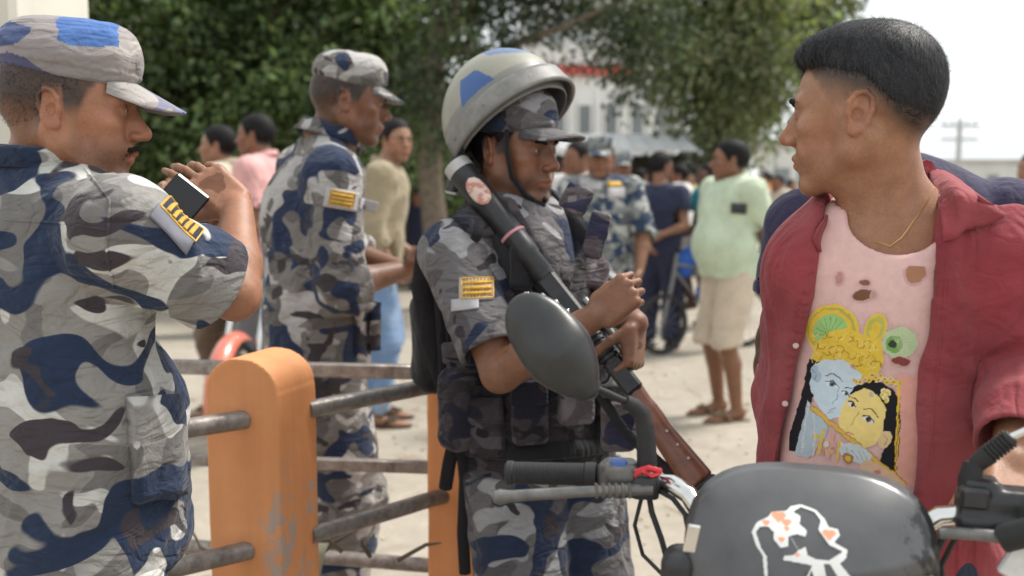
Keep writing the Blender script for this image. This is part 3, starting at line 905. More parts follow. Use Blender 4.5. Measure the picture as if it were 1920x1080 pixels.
def figure(label, J, tone, head, cloth, res=.009, hres=.004, hands=None, group=None, style='short', beard=.25, hairn=900, hlen=.016, feet='shoe',
           scalp=True, brows=True, hd={}, nopants=False, shoe_mat=None, eyeson=True, handres=None, hairfront=(0, .5, 0), hcol=(.013, .012, .013), hjit=.3, hlift=.2, fade=None):
    """a clothed person: body (one mesh), hair, garments as children of an Empty between the feet"""
    c, R, s = head
    e = empty('person', (J['o'][0], J['o'][1], J['o'][2]), label, 'person', group)
    k = J['k']
    q = body_prims(J, feet=feet != 'none') + head_prims(c, R, s, J['neck'], **hd)
    fine = [(c - np.array([.14, .14, .15]) * s, c + np.array([.14, .14, .15]) * s, hres)]
    pts = jpts(J, ['head', 'elr', 'ell', 'wrr', 'wrl', 'anr', 'anl', 'shr', 'shl'])
    pts += [c + .16, c - .12, J['anr'] + np.array([0, 0, -.09]), J['anr'] + .22, J['anl'] - np.array([.2, .2, .09]), J['anr'] - np.array([.2, .2, .09]), J['anl'] + .2]
    hands = hands or {}
    for n in 'rl':
        h = dict(default_hand(J, n)); h.update(hands.get(n, {}))
        hp = hand_prims(J['wr' + n], h['f'], h['pn'], 1 if n == 'r' else -1, h['curl'], h['thumb'], h.get('s', k), k=.006 if hres < .005 else .008)
        q += hp
        hc = J['wr' + n] + unit(h['f']) * .07
        if handres or hres < .0045:
            fine.append((hc - .13, hc + .13, handres or hres))
        pts += [hc - .13, hc + .13]
    lo, hi = bounds(pts, .09); lo[2] = J['o'][2] - .01
    V, F = skin_mesh(q, lo, hi, res, fine)
    colr = head_cols(V, c, R, s, tone, fade or (hair_mask if scalp else None), beard)
    far = np.linalg.norm((V - c), axis=1) > .2
    colr[far] = np.array(tone) * .97
    mk('body', V, F, SKIN, e, True, colr)
    if eyeson: eyes(e, c, R, s)
    if brows: browset(e, c, R, s)
    if style: hair(e, c, R, s, style, hairn, hlen, max(hres, .003), front=hairfront, col=hcol, jit=hjit, lift=hlift)
    out = {'root': e}
    for nm, pr, mat, r, fd in cloth:
        V, F = mesh_sdf(pr, lo - .03, hi + .03, r)
        if fd: V = relax(fold_disp(V, F, **fd), F, 2)
        out[nm] = mk(nm, V, F, mat, e)
    if feet in ('shoe', 'boot'):
        for n in 'rl':
            a = J['an' + n]; f = J['Rh'] @ np.array([0, 1, 0])
            q = [cone(a + np.array([0, 0, -.03 * k]) - f * .03 * k, a + f * .13 * k + np.array([0, 0, -.052 * k]), .046 * k, .034 * k, .02),
                 ell(a + f * .15 * k + np.array([0, 0, -.058 * k]), np.array([.05, .07, .028]) * k, J['Rh'], .015)]
            if feet == 'boot': q.append(cone(a - np.array([0, 0, .03]), a + unit(J['kn' + n] - a) * .15, .056 * k, .062 * k, .02))
            q.append(P(lambda p, z=J['o'][2] + .002: z - p[..., 2], 'i', .004))
            V, F = mesh_sdf(q, a - .25, a + .25, .008)
            mk('boot' if feet == 'boot' else 'shoe', V, F, shoe_mat or BLACK, e)
    if feet == 'sandal':
        for n in 'rl':
            a = J['an' + n]; f = J['Rh'] @ np.array([0, 1, 0]); x = J['Rh'] @ np.array([1, 0, 0]); b = a + np.array([0, 0, -.082 * k])
            m = MB(); o = [(-.045, -.07), (.045, -.07), (.042, .04), (.052, .13), (.035, .21), (-.02, .225), (-.048, .16), (-.04, .04)]
            m.prism([(p * k, q2 * k) for p, q2 in o], b + np.array([0, 0, -.002]), x, f, np.array([0, 0, 1]), .012)
            so = m.build('sandal', shoe_mat or BLACK, e)
            m = MB()
            for sx in (-1, 1):
                m.tube([b + x * sx * .048 * k + f * .06 * k, b + x * sx * .04 * k + f * .09 * k + np.array([0, 0, .055 * k]), b + f * .15 * k + np.array([0, 0, .045 * k])], .009, 6)
            m.build('strap', shoe_mat or BLACK, so, True)
    return out
BLACK = mat_plain('black_leather', (.022, .02, .02), .55, var=.3, bmp=.2)
# ------------------------------------------------------------------ setting
def mat_ground():
    m, nt, b = nodes('sandy_ground')
    v = coords(nt)
    big = ramp(nt, noise(nt, v, .9, 4, .6), [(.3, (.345, .305, .25)), (.7, (.435, .39, .325))])
    fine = ramp(nt, noise(nt, v, 9, 6, .7), [(.3, .78), (.68, 1.0)])
    c = mix(nt, 1, big, fine, 'MULTIPLY')
    st = ramp(nt, noise(nt, v, 2.6, 5, .65, .6), [(.52, 0), (.7, .75)])
    c = mix(nt, st, c, (.27, .225, .18))
    L(nt, c, b.inputs['Base Color']); b.inputs['Roughness'].default_value = .9; b.inputs['Specular IOR Level'].default_value = .2
    bump(nt, b, noise(nt, v, 45, 6, .7), .35, .01)
    return m
g = mk('ground', [(-400, -60, 0), (400, -60, 0), (400, 900, 0), (-400, 900, 0)], [(0, 1, 2, 3)], mat_ground(), smooth=False); tag(g, 'sandy beige open square of packed dirt and concrete', kind='structure')
# loose grit and straw on the ground behind the railing
mb = MB(); rg = np.random.RandomState(5)
for i in range(900):
    p = np.array([rg.uniform(-2.2, 2.2), rg.uniform(2.2, 8), .003]); r = rg.uniform(.003, .012)
    a = rg.uniform(0, 6.28)
    mb.box(p, (r, r * .7, r * .5), rot(math.degrees(a), rg.uniform(-20, 20)))
for i in range(120):
    p = np.array([rg.uniform(-2, 1.5), rg.uniform(2.4, 7), .006]); a = rg.uniform(0, 360); l = rg.uniform(.03, .14)
    mb.box(p, (l, .0016, .0012), rot(a, 0, rg.uniform(-6, 6)))
tag(mb.build('litter', mat_plain('straw_and_grit', (.4, .34, .24), .9, var=.5, scale=3), fix=False), 'straw bits and small stones scattered over the dirt', kind='stuff')
# pale column at the left edge
mb = MB(); pc = W(-95, 340, 3.6); pc[2] = 0
mb.box(pc + V3(0, .0, 2.5), (.405, .3, 2.5), None, .02)
pil = empty('building_column', pc, 'cream plastered concrete column behind the soldier with folded arm', 'column')
mb.build('shaft', mat_plain('cream_plaster', (.6, .575, .5), .85, var=.06, scale=4, bmp=.15, bscale=60), pil)
mb = MB(); mb.box(pc + V3(0, 0, .1), (.45, .345, .1), None, .015); mb.build('plinth', mat_plain('grey_plinth', (.4, .38, .34), .9), pil)

# ---- trees
def mat_leaf(name, c, tr=.35):
    m, nt, b = nodes(name)
    a = N(nt, 'ShaderNodeAttribute', attribute_name='Col')
    c2 = mix(nt, 1, a.outputs['Color'], c, 'MULTIPLY')
    L(nt, c2, b.inputs['Base Color']); b.inputs['Roughness'].default_value = .5; b.inputs['Specular IOR Level'].default_value = .35
    t = N(nt, 'ShaderNodeBsdfTranslucent'); L(nt, mix(nt, 1, c2, (1.3, 1.5, .7), 'MULTIPLY'), t.inputs['Color'])
    ms = N(nt, 'ShaderNodeMixShader'); ms.inputs[0].default_value = tr
    L(nt, b.outputs[0], ms.inputs[1]); L(nt, t.outputs[0], ms.inputs[2])
    L(nt, ms.outputs[0], nt.nodes['Material Output'].inputs[0])
    return m
LEAF = mat_leaf('dark_green_leaves', (.1, .145, .065)); LEAF2 = mat_leaf('grey_green_leaves', (.14, .165, .1)); LEAF3 = mat_leaf('blackish_green_leaves', (.04, .058, .03), .2)
BARK = mat_plain('tree_bark', (.16, .125, .09), .9, var=.35, scale=14, bmp=.6, bscale=40)
def crown_leaves(clumps, n, size, seed, droop=.4):
    """clumps: (centre, radii, weight); leaves hang in sprigs within each clump"""
    rg = np.random.RandomState(seed); ws = np.array([c[2] for c in clumps], float); ws /= ws.sum()
    ci = rg.choice(len(clumps), n // 7, p=ws)
    C = np.array([c[0] for c in clumps])[ci]; Rr = np.array([c[1] for c in clumps])[ci]
    d = rg.normal(size=(len(ci), 3)); d /= np.linalg.norm(d, axis=1, keepdims=True)
    rad = rg.rand(len(ci), 1) ** .45
    sp = C + d * Rr * rad
    n1 = 7; sd = rg.normal(size=(len(ci), 3)) * .7 + d * .6 - np.array([0, 0, droop]); sd /= np.linalg.norm(sd, axis=1, keepdims=True)
    t = (np.arange(n1) / n1)[None, :, None]
    P0 = (sp[:, None] + sd[:, None] * t * size * 5 + rg.normal(size=(len(ci), n1, 3)) * size * .7).reshape(-1, 3)
    m = len(P0)
    u = rg.normal(size=(m, 3)) * .7 + np.repeat(sd, n1, 0) - np.array([0, 0, droop * .7]); u /= np.linalg.norm(u, axis=1, keepdims=True)
    v = np.cross(u, rg.normal(size=(m, 3))); v /= np.linalg.norm(v, axis=1, keepdims=True)
    s = size * (.65 + .7 * rg.rand(m, 1))
    Vv = np.stack([P0, P0 + u * s * .5 + v * s * .28, P0 + u * s, P0 + u * s * .5 - v * s * .28], 1).reshape(-1, 3)
    F = np.arange(4 * m).reshape(-1, 4)
    ct = .45 + 1.25 * rg.rand(len(clumps))
    tone = (ct[ci] * (.6 + .8 * rg.rand(len(ci))))[:, None].repeat(n1, 1).reshape(-1) * (.8 + .4 * rg.rand(m))
    col = np.stack([tone * (1 + .35 * (rg.rand(m) - .3)), tone, tone * .9], 1)
    return Vv, F, np.repeat(col, 4, 0)
def limb(mb, a, b, ra, rb, wob=.08, n=6, seed=0, seg=9):
    rg = np.random.RandomState(seed); a, b = np.asarray(a, float), np.asarray(b, float)
    pts = [a + (b - a) * t + (rg.normal(size=3) * wob if 0 < t < 1 else 0) for t in np.linspace(0, 1, n)]
    mb.tube(pts, list(np.linspace(ra, rb, n)), seg)
def tree(name, label, base, trunk_top, r, clumps, n, size, leaf, seed, group='trees round the square', limbs=6, droop=.4):
    base = np.asarray(base, float); e = empty(name, base, label, 'tree', group)
    mb = MB(); limb(mb, base - V3(0, 0, .1), trunk_top, r, r * .62, .07, 7, seed)
    tk = mb.build('trunk', BARK, e, True)
    for i, c in enumerate(sorted(clumps, key=lambda c: -c[2])[:limbs]):
        mb = MB(); limb(mb, np.asarray(trunk_top) - V3(0, 0, .15 * i * .2), np.asarray(c[0]), r * .42, r * .07, .12, 6, seed + i)
        mb.build('branch', BARK, e, True)
    V, F, cl = crown_leaves(clumps, n, size, seed, droop)
    mk('crown', V, F, leaf, e, False, cl)
    return e
def clump_px(lst, d, dj, seed, sc=1.0):
    """clumps from (px, py, radius px) at depth d with spread dj"""
    rg = np.random.RandomState(seed); out = []
    for px, py, r in lst:
        dd = d + rg.uniform(-dj, dj); rr = r * dd / FPX * sc
        out.append((W(px, py, dd), (rr, rr * 1.1, rr * .8), rr ** 2.2))
    return out
rg = np.random.RandomState(11)
lst = []
for px in range(170, 850, 62):
    for py in range(-150, 330, 62):
        if py > 260 and px > 420: continue
        if px > 770 and py > 60 and py < 160: continue
        lst.append((px + rg.uniform(-20, 20), py + rg.uniform(-20, 20), rg.uniform(44, 70)))
A1 = [c for c in lst if c[0] < 470]; A2 = [c for c in lst if c[0] >= 470]
b1 = W(300, 340, 13.2); b1[2] = 0; b2 = W(530, 340, 12.6); b2[2] = 0
tree('broadleaf_tree', 'dense dark green tree whose low boughs hang behind the two bystanders at left', b1, W(300, 170, 13.2), .19, clump_px(A1, 12.6, .9, 1), 25000, .115, LEAF, 2)
tree('broadleaf_tree', 'dense dark green tree with pale vine-wrapped trunk behind the capped soldier', b2, W(535, 120, 12.6), .22, clump_px(A2, 12.4, .9, 2), 25000, .115, LEAF, 3)
# the sparse tree over the middle and the grey-green one to its right
lst = [(860, -20, 60), (930, 20, 55), (960, 70, 40), (1010, -10, 50), (1090, -20, 60), (1120, 20, 45), (1180, 40, 55), (1180, 110, 42), (1240, 20, 60), (1200, 150, 30), (840, 60, 40), (850, 130, 30), (800, 190, 45), (830, 240, 40), (1150, 80, 35), (1020, 60, 26), (780, 120, 50), (1090, 110, 22), (900, -60, 70), (1000, -90, 70), (1100, -90, 70)]
b3 = W(815, 340, 11.5); b3[2] = 0
tree('shade_tree', 'thin-leaved dark tree with sky showing through behind the helmeted soldier', b3, W(815, 60, 11.5), .17, clump_px(lst, 11.2, .6, 3), 9500, .08, LEAF3, 5, droop=.6)
lst = [(1270, 10, 70), (1330, 0, 75), (1400, 20, 75), (1470, 30, 70), (1520, 10, 55), (1290, 90, 60), (1350, 90, 70), (1420, 100, 65), (1475, 100, 45), (1310, 160, 55), (1370, 170, 60), (1430, 170, 42), (1330, 225, 42), (1380, 230, 42), (1410, 220, 30), (1350, 275, 30), (1300, 285, 34), (1300, -70, 90), (1420, -60, 90), (1520, -50, 70), (1230, 120, 35)]
b4 = W(1335, 340, 19); b4[2] = 0
tree('spreading_tree', 'grey-green leafy tree over the man in the pale green shirt', b4, W(1345, 230, 19), .22, clump_px(lst, 18.5, 1.6, 4), 30000, .15, LEAF2, 7, droop=.5)
# undergrowth, and a wall whose dark colour stands for the shade beneath the trees
hd = []
for px in range(120, 900, 55):
    for py in (330, 390, 440):
        hd.append((px + rg.uniform(-15, 15), py, 52))
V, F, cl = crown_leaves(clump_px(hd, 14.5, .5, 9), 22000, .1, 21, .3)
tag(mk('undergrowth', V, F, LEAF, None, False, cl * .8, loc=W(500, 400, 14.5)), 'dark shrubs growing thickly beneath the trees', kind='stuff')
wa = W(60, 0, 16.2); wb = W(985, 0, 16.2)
e = empty('boundary_wall', ((wa[0] + wb[0]) / 2, wa[1], 0), 'dark wall with the shade beneath the trees put into its colour', 'wall')
MB().box(((wa[0] + wb[0]) / 2, wa[1], 1.3), ((wb[0] - wa[0]) / 2, .12, 1.3)).build('masonry', mat_plain('shade_dark_wall', (.05, .05, .042), .95, var=.4, scale=3, bmp=.3), e)
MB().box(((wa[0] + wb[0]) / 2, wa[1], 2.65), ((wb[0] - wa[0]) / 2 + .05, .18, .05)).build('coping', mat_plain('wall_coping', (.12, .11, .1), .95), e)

# ---- pale building with red bands behind the sparse tree
WHITE = mat_plain('whitewashed_wall', (.74, .74, .72), .8, var=.06, scale=.8)
RED = mat_plain('red_band', (.52, .09, .08), .7, var=.15, scale=2)
GLASS = mat_plain('dark_pane', (.2, .22, .23), .12, spec=.8)
bx, by = W(1110, 340, 34)[0], 34.0
bld = empty('temple_building', (bx, by, 0), 'white many-storeyed building with red bands seen through the sparse leaves', 'building')
MB().box((bx + .2, by + 4, 6), (2.6, 3.5, 6)).build('wall', WHITE, bld)
for z in (1.9, 5.15, 7.9, 10.6):
    MB().box((bx + .2, by + .42, z), (2.75, .13, .16)).build('band', RED, bld)
for z in (3.0, 6.1, 8.8):
    for i in range(6):
        x = bx - 2.0 + i * .88
        w = MB().box((x, by + .46, z + .45), (.26, .06, .62)).build('window', WHITE, bld)
        MB().box((x, by + .397, z + .45), (.19, .012, .54)).build('pane', GLASS, w)
        MB().box((x + .44, by + .44, z + .5), (.07, .09, 1.0)).build('pilaster', WHITE, bld)
# market stalls with tin awnings
TIN = mat_plain('tin_sheet', (.55, .56, .57), .45, metal=.3, var=.15, scale=3)
DARKW = mat_plain('dark_timber', (.05, .04, .035), .8, var=.3)
for i, (px, py, d, wd) in enumerate(((1165, 268, 17.0, 1.1), (1245, 292, 20.0, 1.2), (1310, 303, 23.0, 1.3))):
    p = W(px, py, d); e = empty('market_stall', (p[0], p[1], 0), ['dark market stall with a pale tin awning behind the capped officer', 'market stall with grey awning, middle of the row under the tree', 'far market stall with a reddish cloth front at the end of the row'][i], 'stall', 'market stalls along the street')
    a = MB()
    for j in range(9):
        for_ = (p[0] - wd + (j + .5) * wd * 2 / 9)
        a.box((for_, p[1] - .35, p[2] - .1 * i), (wd / 9 * .95, .75, .015), rot(0, 12))
    a.build('awning', TIN, e)
    MB().box((p[0], p[1] + .9, p[2] * .5 - .1), (wd, .6, p[2] * .5 - .1)).build('booth', DARKW, e)
    for sx in (-1, 1): MB().tube([(p[0] + sx * wd, p[1] - .9, 0), (p[0] + sx * wd, p[1] - .9, p[2] - .2)], .03, 8).build('pole', DARKW, e)
    MB().box((p[0], p[1] - .5, .45), (wd * .95, .3, .45), None, .02).build('counter', [DARKW, DARKW, RED][i], e)
# hazy low houses and the electric pole on the right horizon
HAZY = mat_plain('distant_plaster', (.6, .6, .57), .9, var=.1, scale=.5)
HROOF = mat_plain('distant_roof', (.45, .42, .4), .9, var=.1, scale=.5)
for i, (px, d, w_, h_, lab) in enumerate(((1440, 60, 4.5, 3.4, 'low pale house behind the crowd beyond the green-shirted man'), (1560, 75, 6, 3.1, 'long pale house behind the head of the red-shirted man'), (1830, 85, 9, 3.0, 'low pale house far off below the electric pole'))):
    p = W(px, 340, d); e = empty('house', (p[0], p[1], 0), lab, 'house', 'low houses across the square')
    MB().box((p[0], p[1], h_ / 2), (w_ / 2, 3, h_ / 2)).build('wall', HAZY, e)
    MB().box((p[0], p[1], h_ + .12), (w_ / 2 + .3, 3.3, .12)).build('roof', HROOF, e)
    for j in range(3): MB().box((p[0] - w_ * .3 + j * w_ * .3, p[1] - 3.01, h_ * .5), (.45, .03, .5)).build('window', GLASS, e)
POLE = mat_plain('concrete_pole', (.42, .42, .42), .9, var=.1)
p = W(1795, 340, 42); e = empty('utility_pole', (p[0], p[1], 0), 'grey electric pole with crossarm far behind the red-shirted man', 'pole')
MB().tube([(p[0], p[1], -.2), (p[0], p[1], 4.0)], [.13, .09], 10).build('mast', POLE, e, True)
for z in (3.2, 3.75): MB().box((p[0], p[1], z), (.75, .05, .045)).build('crossarm', POLE, e)
for sx in (-.65, -.3, .3, .65):
    MB().tube([(p[0] + sx, p[1], 3.79), (p[0] + sx, p[1], 3.95)], [.045, .03], 8).build('insulator', POLE, e, True)
for k_, z in enumerate((2.75, 3.2, 3.8, 4.6)):
    mb = MB(); pts = []
    for t in np.linspace(0, 1, 25):
        pts.append((p[0] - 16 + 36 * t, p[1] - 1 + .4 * k_ + 4 * t, z + .5 * (t - .45) ** 2 * 4 - .1))
    tag(mb.tube(pts, .012, 5).build('power_cable', mat_plain('cable_black', (.2, .2, .2), .7)), ['lowest power cable strung past the far electric pole', 'second power cable from the bottom past the far pole', 'third power cable from the bottom past the far pole', 'topmost power cable above the far electric pole'][k_], 'cable', 'power cables across the sky')

# ---- octagonal railing: orange posts and pipe rails
def mat_post():
    m, nt, b = nodes('orange_painted_concrete')
    v = coords(nt)
    base = ramp(nt, noise(nt, v, 5, 5, .6), [(.3, (.74, .29, .105)), (.7, (.81, .35, .145))])
    sc = ramp(nt, noise(nt, coords(nt, (1, 1, .7)), 16, 6, .7), [(.52, 0), (.56, .85)])
    low = N(nt, 'ShaderNodeSeparateXYZ'); tc = N(nt, 'ShaderNodeTexCoord'); L(nt, tc.outputs['Object'], low.inputs[0])
    mk2 = ramp(nt, low.outputs['Z'], [(.70, 1), (.86, .0)])
    sidem = ramp(nt, low.outputs['X'], [(.0, 0), (.04, 1)])
    f = N(nt, 'ShaderNodeMath', operation='MULTIPLY'); L(nt, sc, f.inputs[0]); L(nt, mk2, f.inputs[1])
    f2 = N(nt, 'ShaderNodeMath', operation='MULTIPLY'); L(nt, f.outputs[0], f2.inputs[0]); L(nt, sidem, f2.inputs[1])
    c = mix(nt, f2.outputs[0], base, (.42, .37, .33))
    streak = ramp(nt, noise(nt, coords(nt, (22, 22, 1.2)), 1.0, 4, .6), [(.35, .9), (.65, 1)])
    L(nt, mix(nt, 1, c, streak, 'MULTIPLY'), b.inputs['Base Color']); b.inputs['Roughness'].default_value = .62
    bump(nt, b, addv(nt, noise(nt, v, 60, 4), f2.outputs[0], -.8), .25, .003)
    return m
POSTM = mat_post()
def mat_rust():
    m, nt, b = nodes('worn_steel_pipe'); v = coords(nt)
    f = noise(nt, v, 28, 6, .7)
    L(nt, ramp(nt, f, [(.32, (.13, .1, .085)), (.5, (.27, .24, .22)), (.68, (.4, .38, .36))]), b.inputs['Base Color'])
    L(nt, ramp(nt, f, [(.4, 0.15), (.62, .75)]), b.inputs['Metallic']); b.inputs['Roughness'].default_value = .45
    bump(nt, b, noise(nt, v, 90, 5, .7), .35, .002); return m
PIPE = mat_rust()
def post(p, yaw, w, t, h, label):
    R = rot(yaw); e = empty('railing_post', (p[0], p[1], 0), label, 'post', 'orange railing posts')
    q = [rbox(V3(p[0], p[1], h / 2 - .3), (w / 2, t / 2, h / 2 + .3), .004, R, .01)]
    rr = w * .5 - .002
    def arch(P_):
        l = (P_ - V3(p[0], p[1], 0)) @ R
        x = np.abs(l[..., 0]); z = l[..., 2]; cz = h - rr * .82
        d = np.sqrt(np.maximum(x, 0) ** 2 + (np.maximum(z - cz, 0) / .82) ** 2) - rr
        return np.where(z > cz, d, -.02)
    q.append(P(arch, 'i', .004)); q.append(P(lambda P_: -P_[..., 2], 'i', .004))
    V, F = mesh_sdf(q, (p[0] - .2, p[1] - .2, -.01), (p[0] + .2, p[1] + .2, h + .03), .0045)
    V = V + vnormals(V, F) * ((fbm(V * 14, 3) - .5) * .004)[:, None]
    o = mk('shaft', V, F, POSTM, e)
    o.data.set_sharp_from_angle(angle=math.radians(28))
    return e
p1 = W(480, 340, 2.25); p2 = W(882, 340, 2.62)
post(p1, -20, .188, .16, 1.066, 'orange rounded-top concrete post nearest the camera, between two soldiers')
post(p2, -20, .188, .16, 1.066, 'orange concrete post half hidden behind the helmeted soldier')
dv = unit(p2 - p1); p0 = p1 - dv * .62
def rail(a, b, r, label, rect=False):
    mb = MB(); n = 14
    pts = [a + (b - a) * t for t in np.linspace(0, 1, n)]
    rg2 = np.random.RandomState(int(abs(a[0]) * 1000))
    pts = [p + rg2.normal(size=3) * .0003 for p in pts]
    if rect:
        d = b - a; mb.box((a + b) / 2, (np.linalg.norm(d) / 2, r * .8, r), rot(math.degrees(math.atan2(d[1], d[0]))), .004)
    else: mb.tube(pts, r, 14)
    return tag(mb.build('pipe_rail', PIPE, None, True, loc=(a + b) / 2), label, 'rail', 'steel rails of the railing')
def at_px(p, py):   # height on the vertical through p that the photograph shows at row py
    lo_, hi_ = -.5, 2.5
    for _ in range(40):
        m_ = (lo_ + hi_) / 2; q_ = V3(p[0], p[1], m_) - V3(0, 0, CAM_Z)
        d_ = q_[1] * _cp - q_[2] * _sp; y_ = 540 - FPX * (q_[1] * _sp + q_[2] * _cp) / d_
        if y_ > py: lo_ = m_
        else: hi_ = m_
    return m_
zA = at_px(p1, 772); zB = at_px(p1, 1010)
R20 = rot(-20)
hole = p1 + R20 @ V3(.008, -.072, 0); hole2 = p1 + R20 @ V3(.085, .056, 0)
pl = W(300, 340, 2.02)
for z, a, b in ((zA, 'upper', 'above'), (zB, 'lower', 'below')):
    rail(V3(pl[0] - .35, pl[1] - .21, z), V3(hole[0], hole[1], z), .0215, '%s steel pipe running from the near orange post behind the left soldier' % a)
    rail(V3(hole2[0], hole2[1], z), V3(p2[0] - .02, p2[1], z), .0205, '%s steel pipe joining the two orange posts' % a)
# the far side of the railing
f0 = W(250, 340, 2.74); f1 = V3(p2[0] - .05, p2[1] + .02, 0)
for py0, py1, r, rc, lab in ((682, 703, .019, True, 'dark flat rail across the thighs of the soldier behind the fence, topmost'), (852, 884, .0165, True, 'dark flat rail across the knees of the soldier behind the fence, middle'), (1018, 1064, .02, False, 'rough dark pole lying low along the far railing')):
    a = V3(f0[0], f0[1], at_px(f0, py0)); b = V3(f1[0], f1[1], at_px(f1, py1)); rail(a, b, r, lab, rc)
# twigs and a strap caught in the low pole
mb = MB(); q0 = W(560, 1040, 2.6)
tw = mat_plain('dry_twig', (.13, .1, .07), .9, var=.3)
for i in range(9):
    a = W(330 + i * 52, 1035 + (i % 3) * 8, 2.55); b = a + np.array([rg.uniform(-.12, .12), rg.uniform(-.05, .05), rg.uniform(-.01, .1)])
    mb.tube([a, (a + b) / 2 + rg.normal(size=3) * .01, b], [.006, .005, .002], 6)
tag(mb.build('dry_twigs', tw, None, True, loc=q0), 'dry twigs tangled along the low pole of the railing', kind='stuff')
mb = MB(); pts = [W(590, 1080, 2.5), W(597, 1045, 2.49), W(606, 1018, 2.5)]
g2 = np.array([[p_ + V3(sx * .014, 0, 0) for sx in (-1, -.5, 0, .5, 1)] for p_ in pts]); V, F = plate(g2, .003)
tag(mk('webbing_strap', V, F, mat_cloth('pale_green_webbing', (.42, .46, .36), weave=300), None, loc=pts[1]), 'pale green webbing strap tied round the low pole beside the near post', 'strap')
# ------------------------------------------------------------------ people near the camera
GOLD = mat_plain('gold_braid', (.62, .36, .035), .5, metal=.1, var=.25, scale=120, bmp=.4, bscale=900)
GOLDD = mat_plain('dark_gold_braid', (.3, .15, .02), .7, var=.3, scale=150)  # darker gold ground under the bars of the rank patches
NAVYF = mat_plain('navy_felt', (.02, .022, .05), .9)
GREYF = mat_plain('grey_felt', (.19, .19, .225), .9)
PALEF = mat_plain('pale_felt', (.4, .39, .4), .9)
def rank(parent, bvh, c, u, v, w, h, base, bars, barmat, proj, vertical=False, border=None, th=.0025, chev=0.0):
    g = patch_on(bvh, c, u, v, w, h, .003, 11, 9, proj); V, F = plate(g, th)
    o = mk('rank_patch', V, F, base, parent)
    fn = unit(proj) * -1
    if border is not None:
        fr = np.concatenate([g[:, 0], g[-1, 1:], g[-2::-1, -1], g[0, -2::-1]]) + fn * .0015
        mb = MB(); mb.tube(list(fr), h * .045, 5); mb.build('border', border, o, True)
    n, m = g.shape[:2]
    for b in range(bars):
        t = (b + .5) / bars * .8 + .1
        mb = MB(); pts = []
        for i in range(9):
            q = i / 8 * .84 + .08
            a, bb = (t, q) if vertical else (q, t)
            if chev: bb = min(max(bb + (abs(i / 8 - .5) - .25) * chev, .02), .98)
            x, y = a * (n - 1), bb * (m - 1); i0, j0 = min(int(x), n - 2), min(int(y), m - 2); fx, fy = x - i0, y - j0
            p = (g[i0, j0] * (1 - fx) * (1 - fy) + g[i0 + 1, j0] * fx * (1 - fy) + g[i0, j0 + 1] * (1 - fx) * fy + g[i0 + 1, j0 + 1] * fx * fy)
            pts.append(p + fn * .002)
        mb.tube(pts, (w if vertical else h) * .3 / bars, 6)
        mb.build('bar', barmat, o, True)
    return o
def seam(parent, bvh, pts, proj, r, mat, name='seam'):
    out = []
    for a, b in zip(pts[:-1], pts[1:]):
        for t in np.linspace(0, 1, 7)[:-1]:
            p = a + (b - a) * t; h = bvh.ray_cast(Vector(p - unit(proj) * .3), Vector(unit(proj)), .8)
            if h[0] is not None: out.append(np.array(h[0]))
    if len(out) > 2: return MB().tube(out, r, 6).build(name, mat, parent, True)
VIEW = lambda px, py: unit(W(px, py, 1) - V3(0, 0, CAM_Z))

# ---- A: soldier at the left, right forearm raised
hc = W(133, 210, 1.62); RA = rot(-75, -4)
J = pose(W(94, 318, 1.66)[0], W(94, 318, 1.66)[1], -47, 1.69, hip_yaw=-52)
J['head'] = hc
J['neck'] = W(84, 336, 1.655)
J['shr'] = W(228, 438, 1.54); J['shl'] = W(10, 372, 1.83)
J['elr'] = W(440, 553, 1.68); J['wrr'] = W(446, 392, 1.80)
J['ell'], J['wrl'] = ik(J['shl'], W(318, 462, 1.93), .29, .25, (0, 0, -1))
sp = shirt_prims(J, .026, hem=at_px(J['o'], 1046), sleeve=(.83, 1.5), roll=.045, blouse=.008, wide=.99)
sp.insert(3, cone(J['waist'] + J['R'] @ V3(.02, .075, .0), J['waist'] + J['R'] @ V3(.02, .06, -.22), .12, .13, .05))
A = figure('soldier in grey-blue camouflage and faded cap at left, right forearm raised beside gold chevrons', J, (.40, .185, .105), (hc, RA, .99),
    [('jacket', sp, CAMO_A, .0042, dict(ends=[sleeve_end_cut(J, 'r', .83)], amp=.012, f=9, seed=4, dirv=(.7, .3, .35), stretch=2.8, J=J, elbow=.007, fine=.35)),
     ('trousers', trouser_prims(J, .035, at_px(J['o'], 1035)), CAMO_A, .006, dict(amp=.006, f=10, seed=8, dirv=(.2, .2, 1), J=J))],
    res=.007, hres=.002, handres=.0026, style=None, beard=.5, feet='boot', fade=soft_crop,
    hands={'r': dict(f=unit(W(368, 318, 1.82) - J['wrr']), pn=V3(-.35, .8, -.35), curl=(.12, .2, .26, .3), thumb=(.3, .0)), 'l': dict(f=V3(.1, -.1, 1), pn=V3(.2, -1, 0), curl=.55, thumb=(.6, .2))})
a = A['root']
hair(a, hc, RA, .99, 'crop', 5000, .005, .003, lift=.3, w=.0003, jit=.6, core_on=False)
cap(a, hc, RA, .99, CAMO_CAP, tilt=-5, big=.99, brim=.082, droop=.4, seed=3, up=.012, spots=[([(-.02, .1), (.03, .098), (.07, .112), (.055, .15), (.0, .16), (-.03, .14)], (.07, .15, .38)), ([(-.13, .07), (-.075, .085), (-.06, .11), (-.1, .13), (-.14, .1)], (.06, .085, .19)), ([(-.13, .04), (-.07, .042), (-.02, .05), (-.06, .07), (-.13, .07)], (.1, .1, .19)), ([(.16, .0), (.2, .0), (.2, .06), (.165, .055)], (.2, .26, .45))])
tuft('moustache', a, [(-.033, .079, -.066), (-.022, .0935, -.054), (0, .102, -.0505), (.022, .0935, -.054), (.033, .079, -.066)], [.0012, .0032, .0034, .0032, .0012], hc, RA, .99, 1300, .0085, (0, .25, -1), 2, lift=.25, w=.0004, col=(.03, .021, .016))
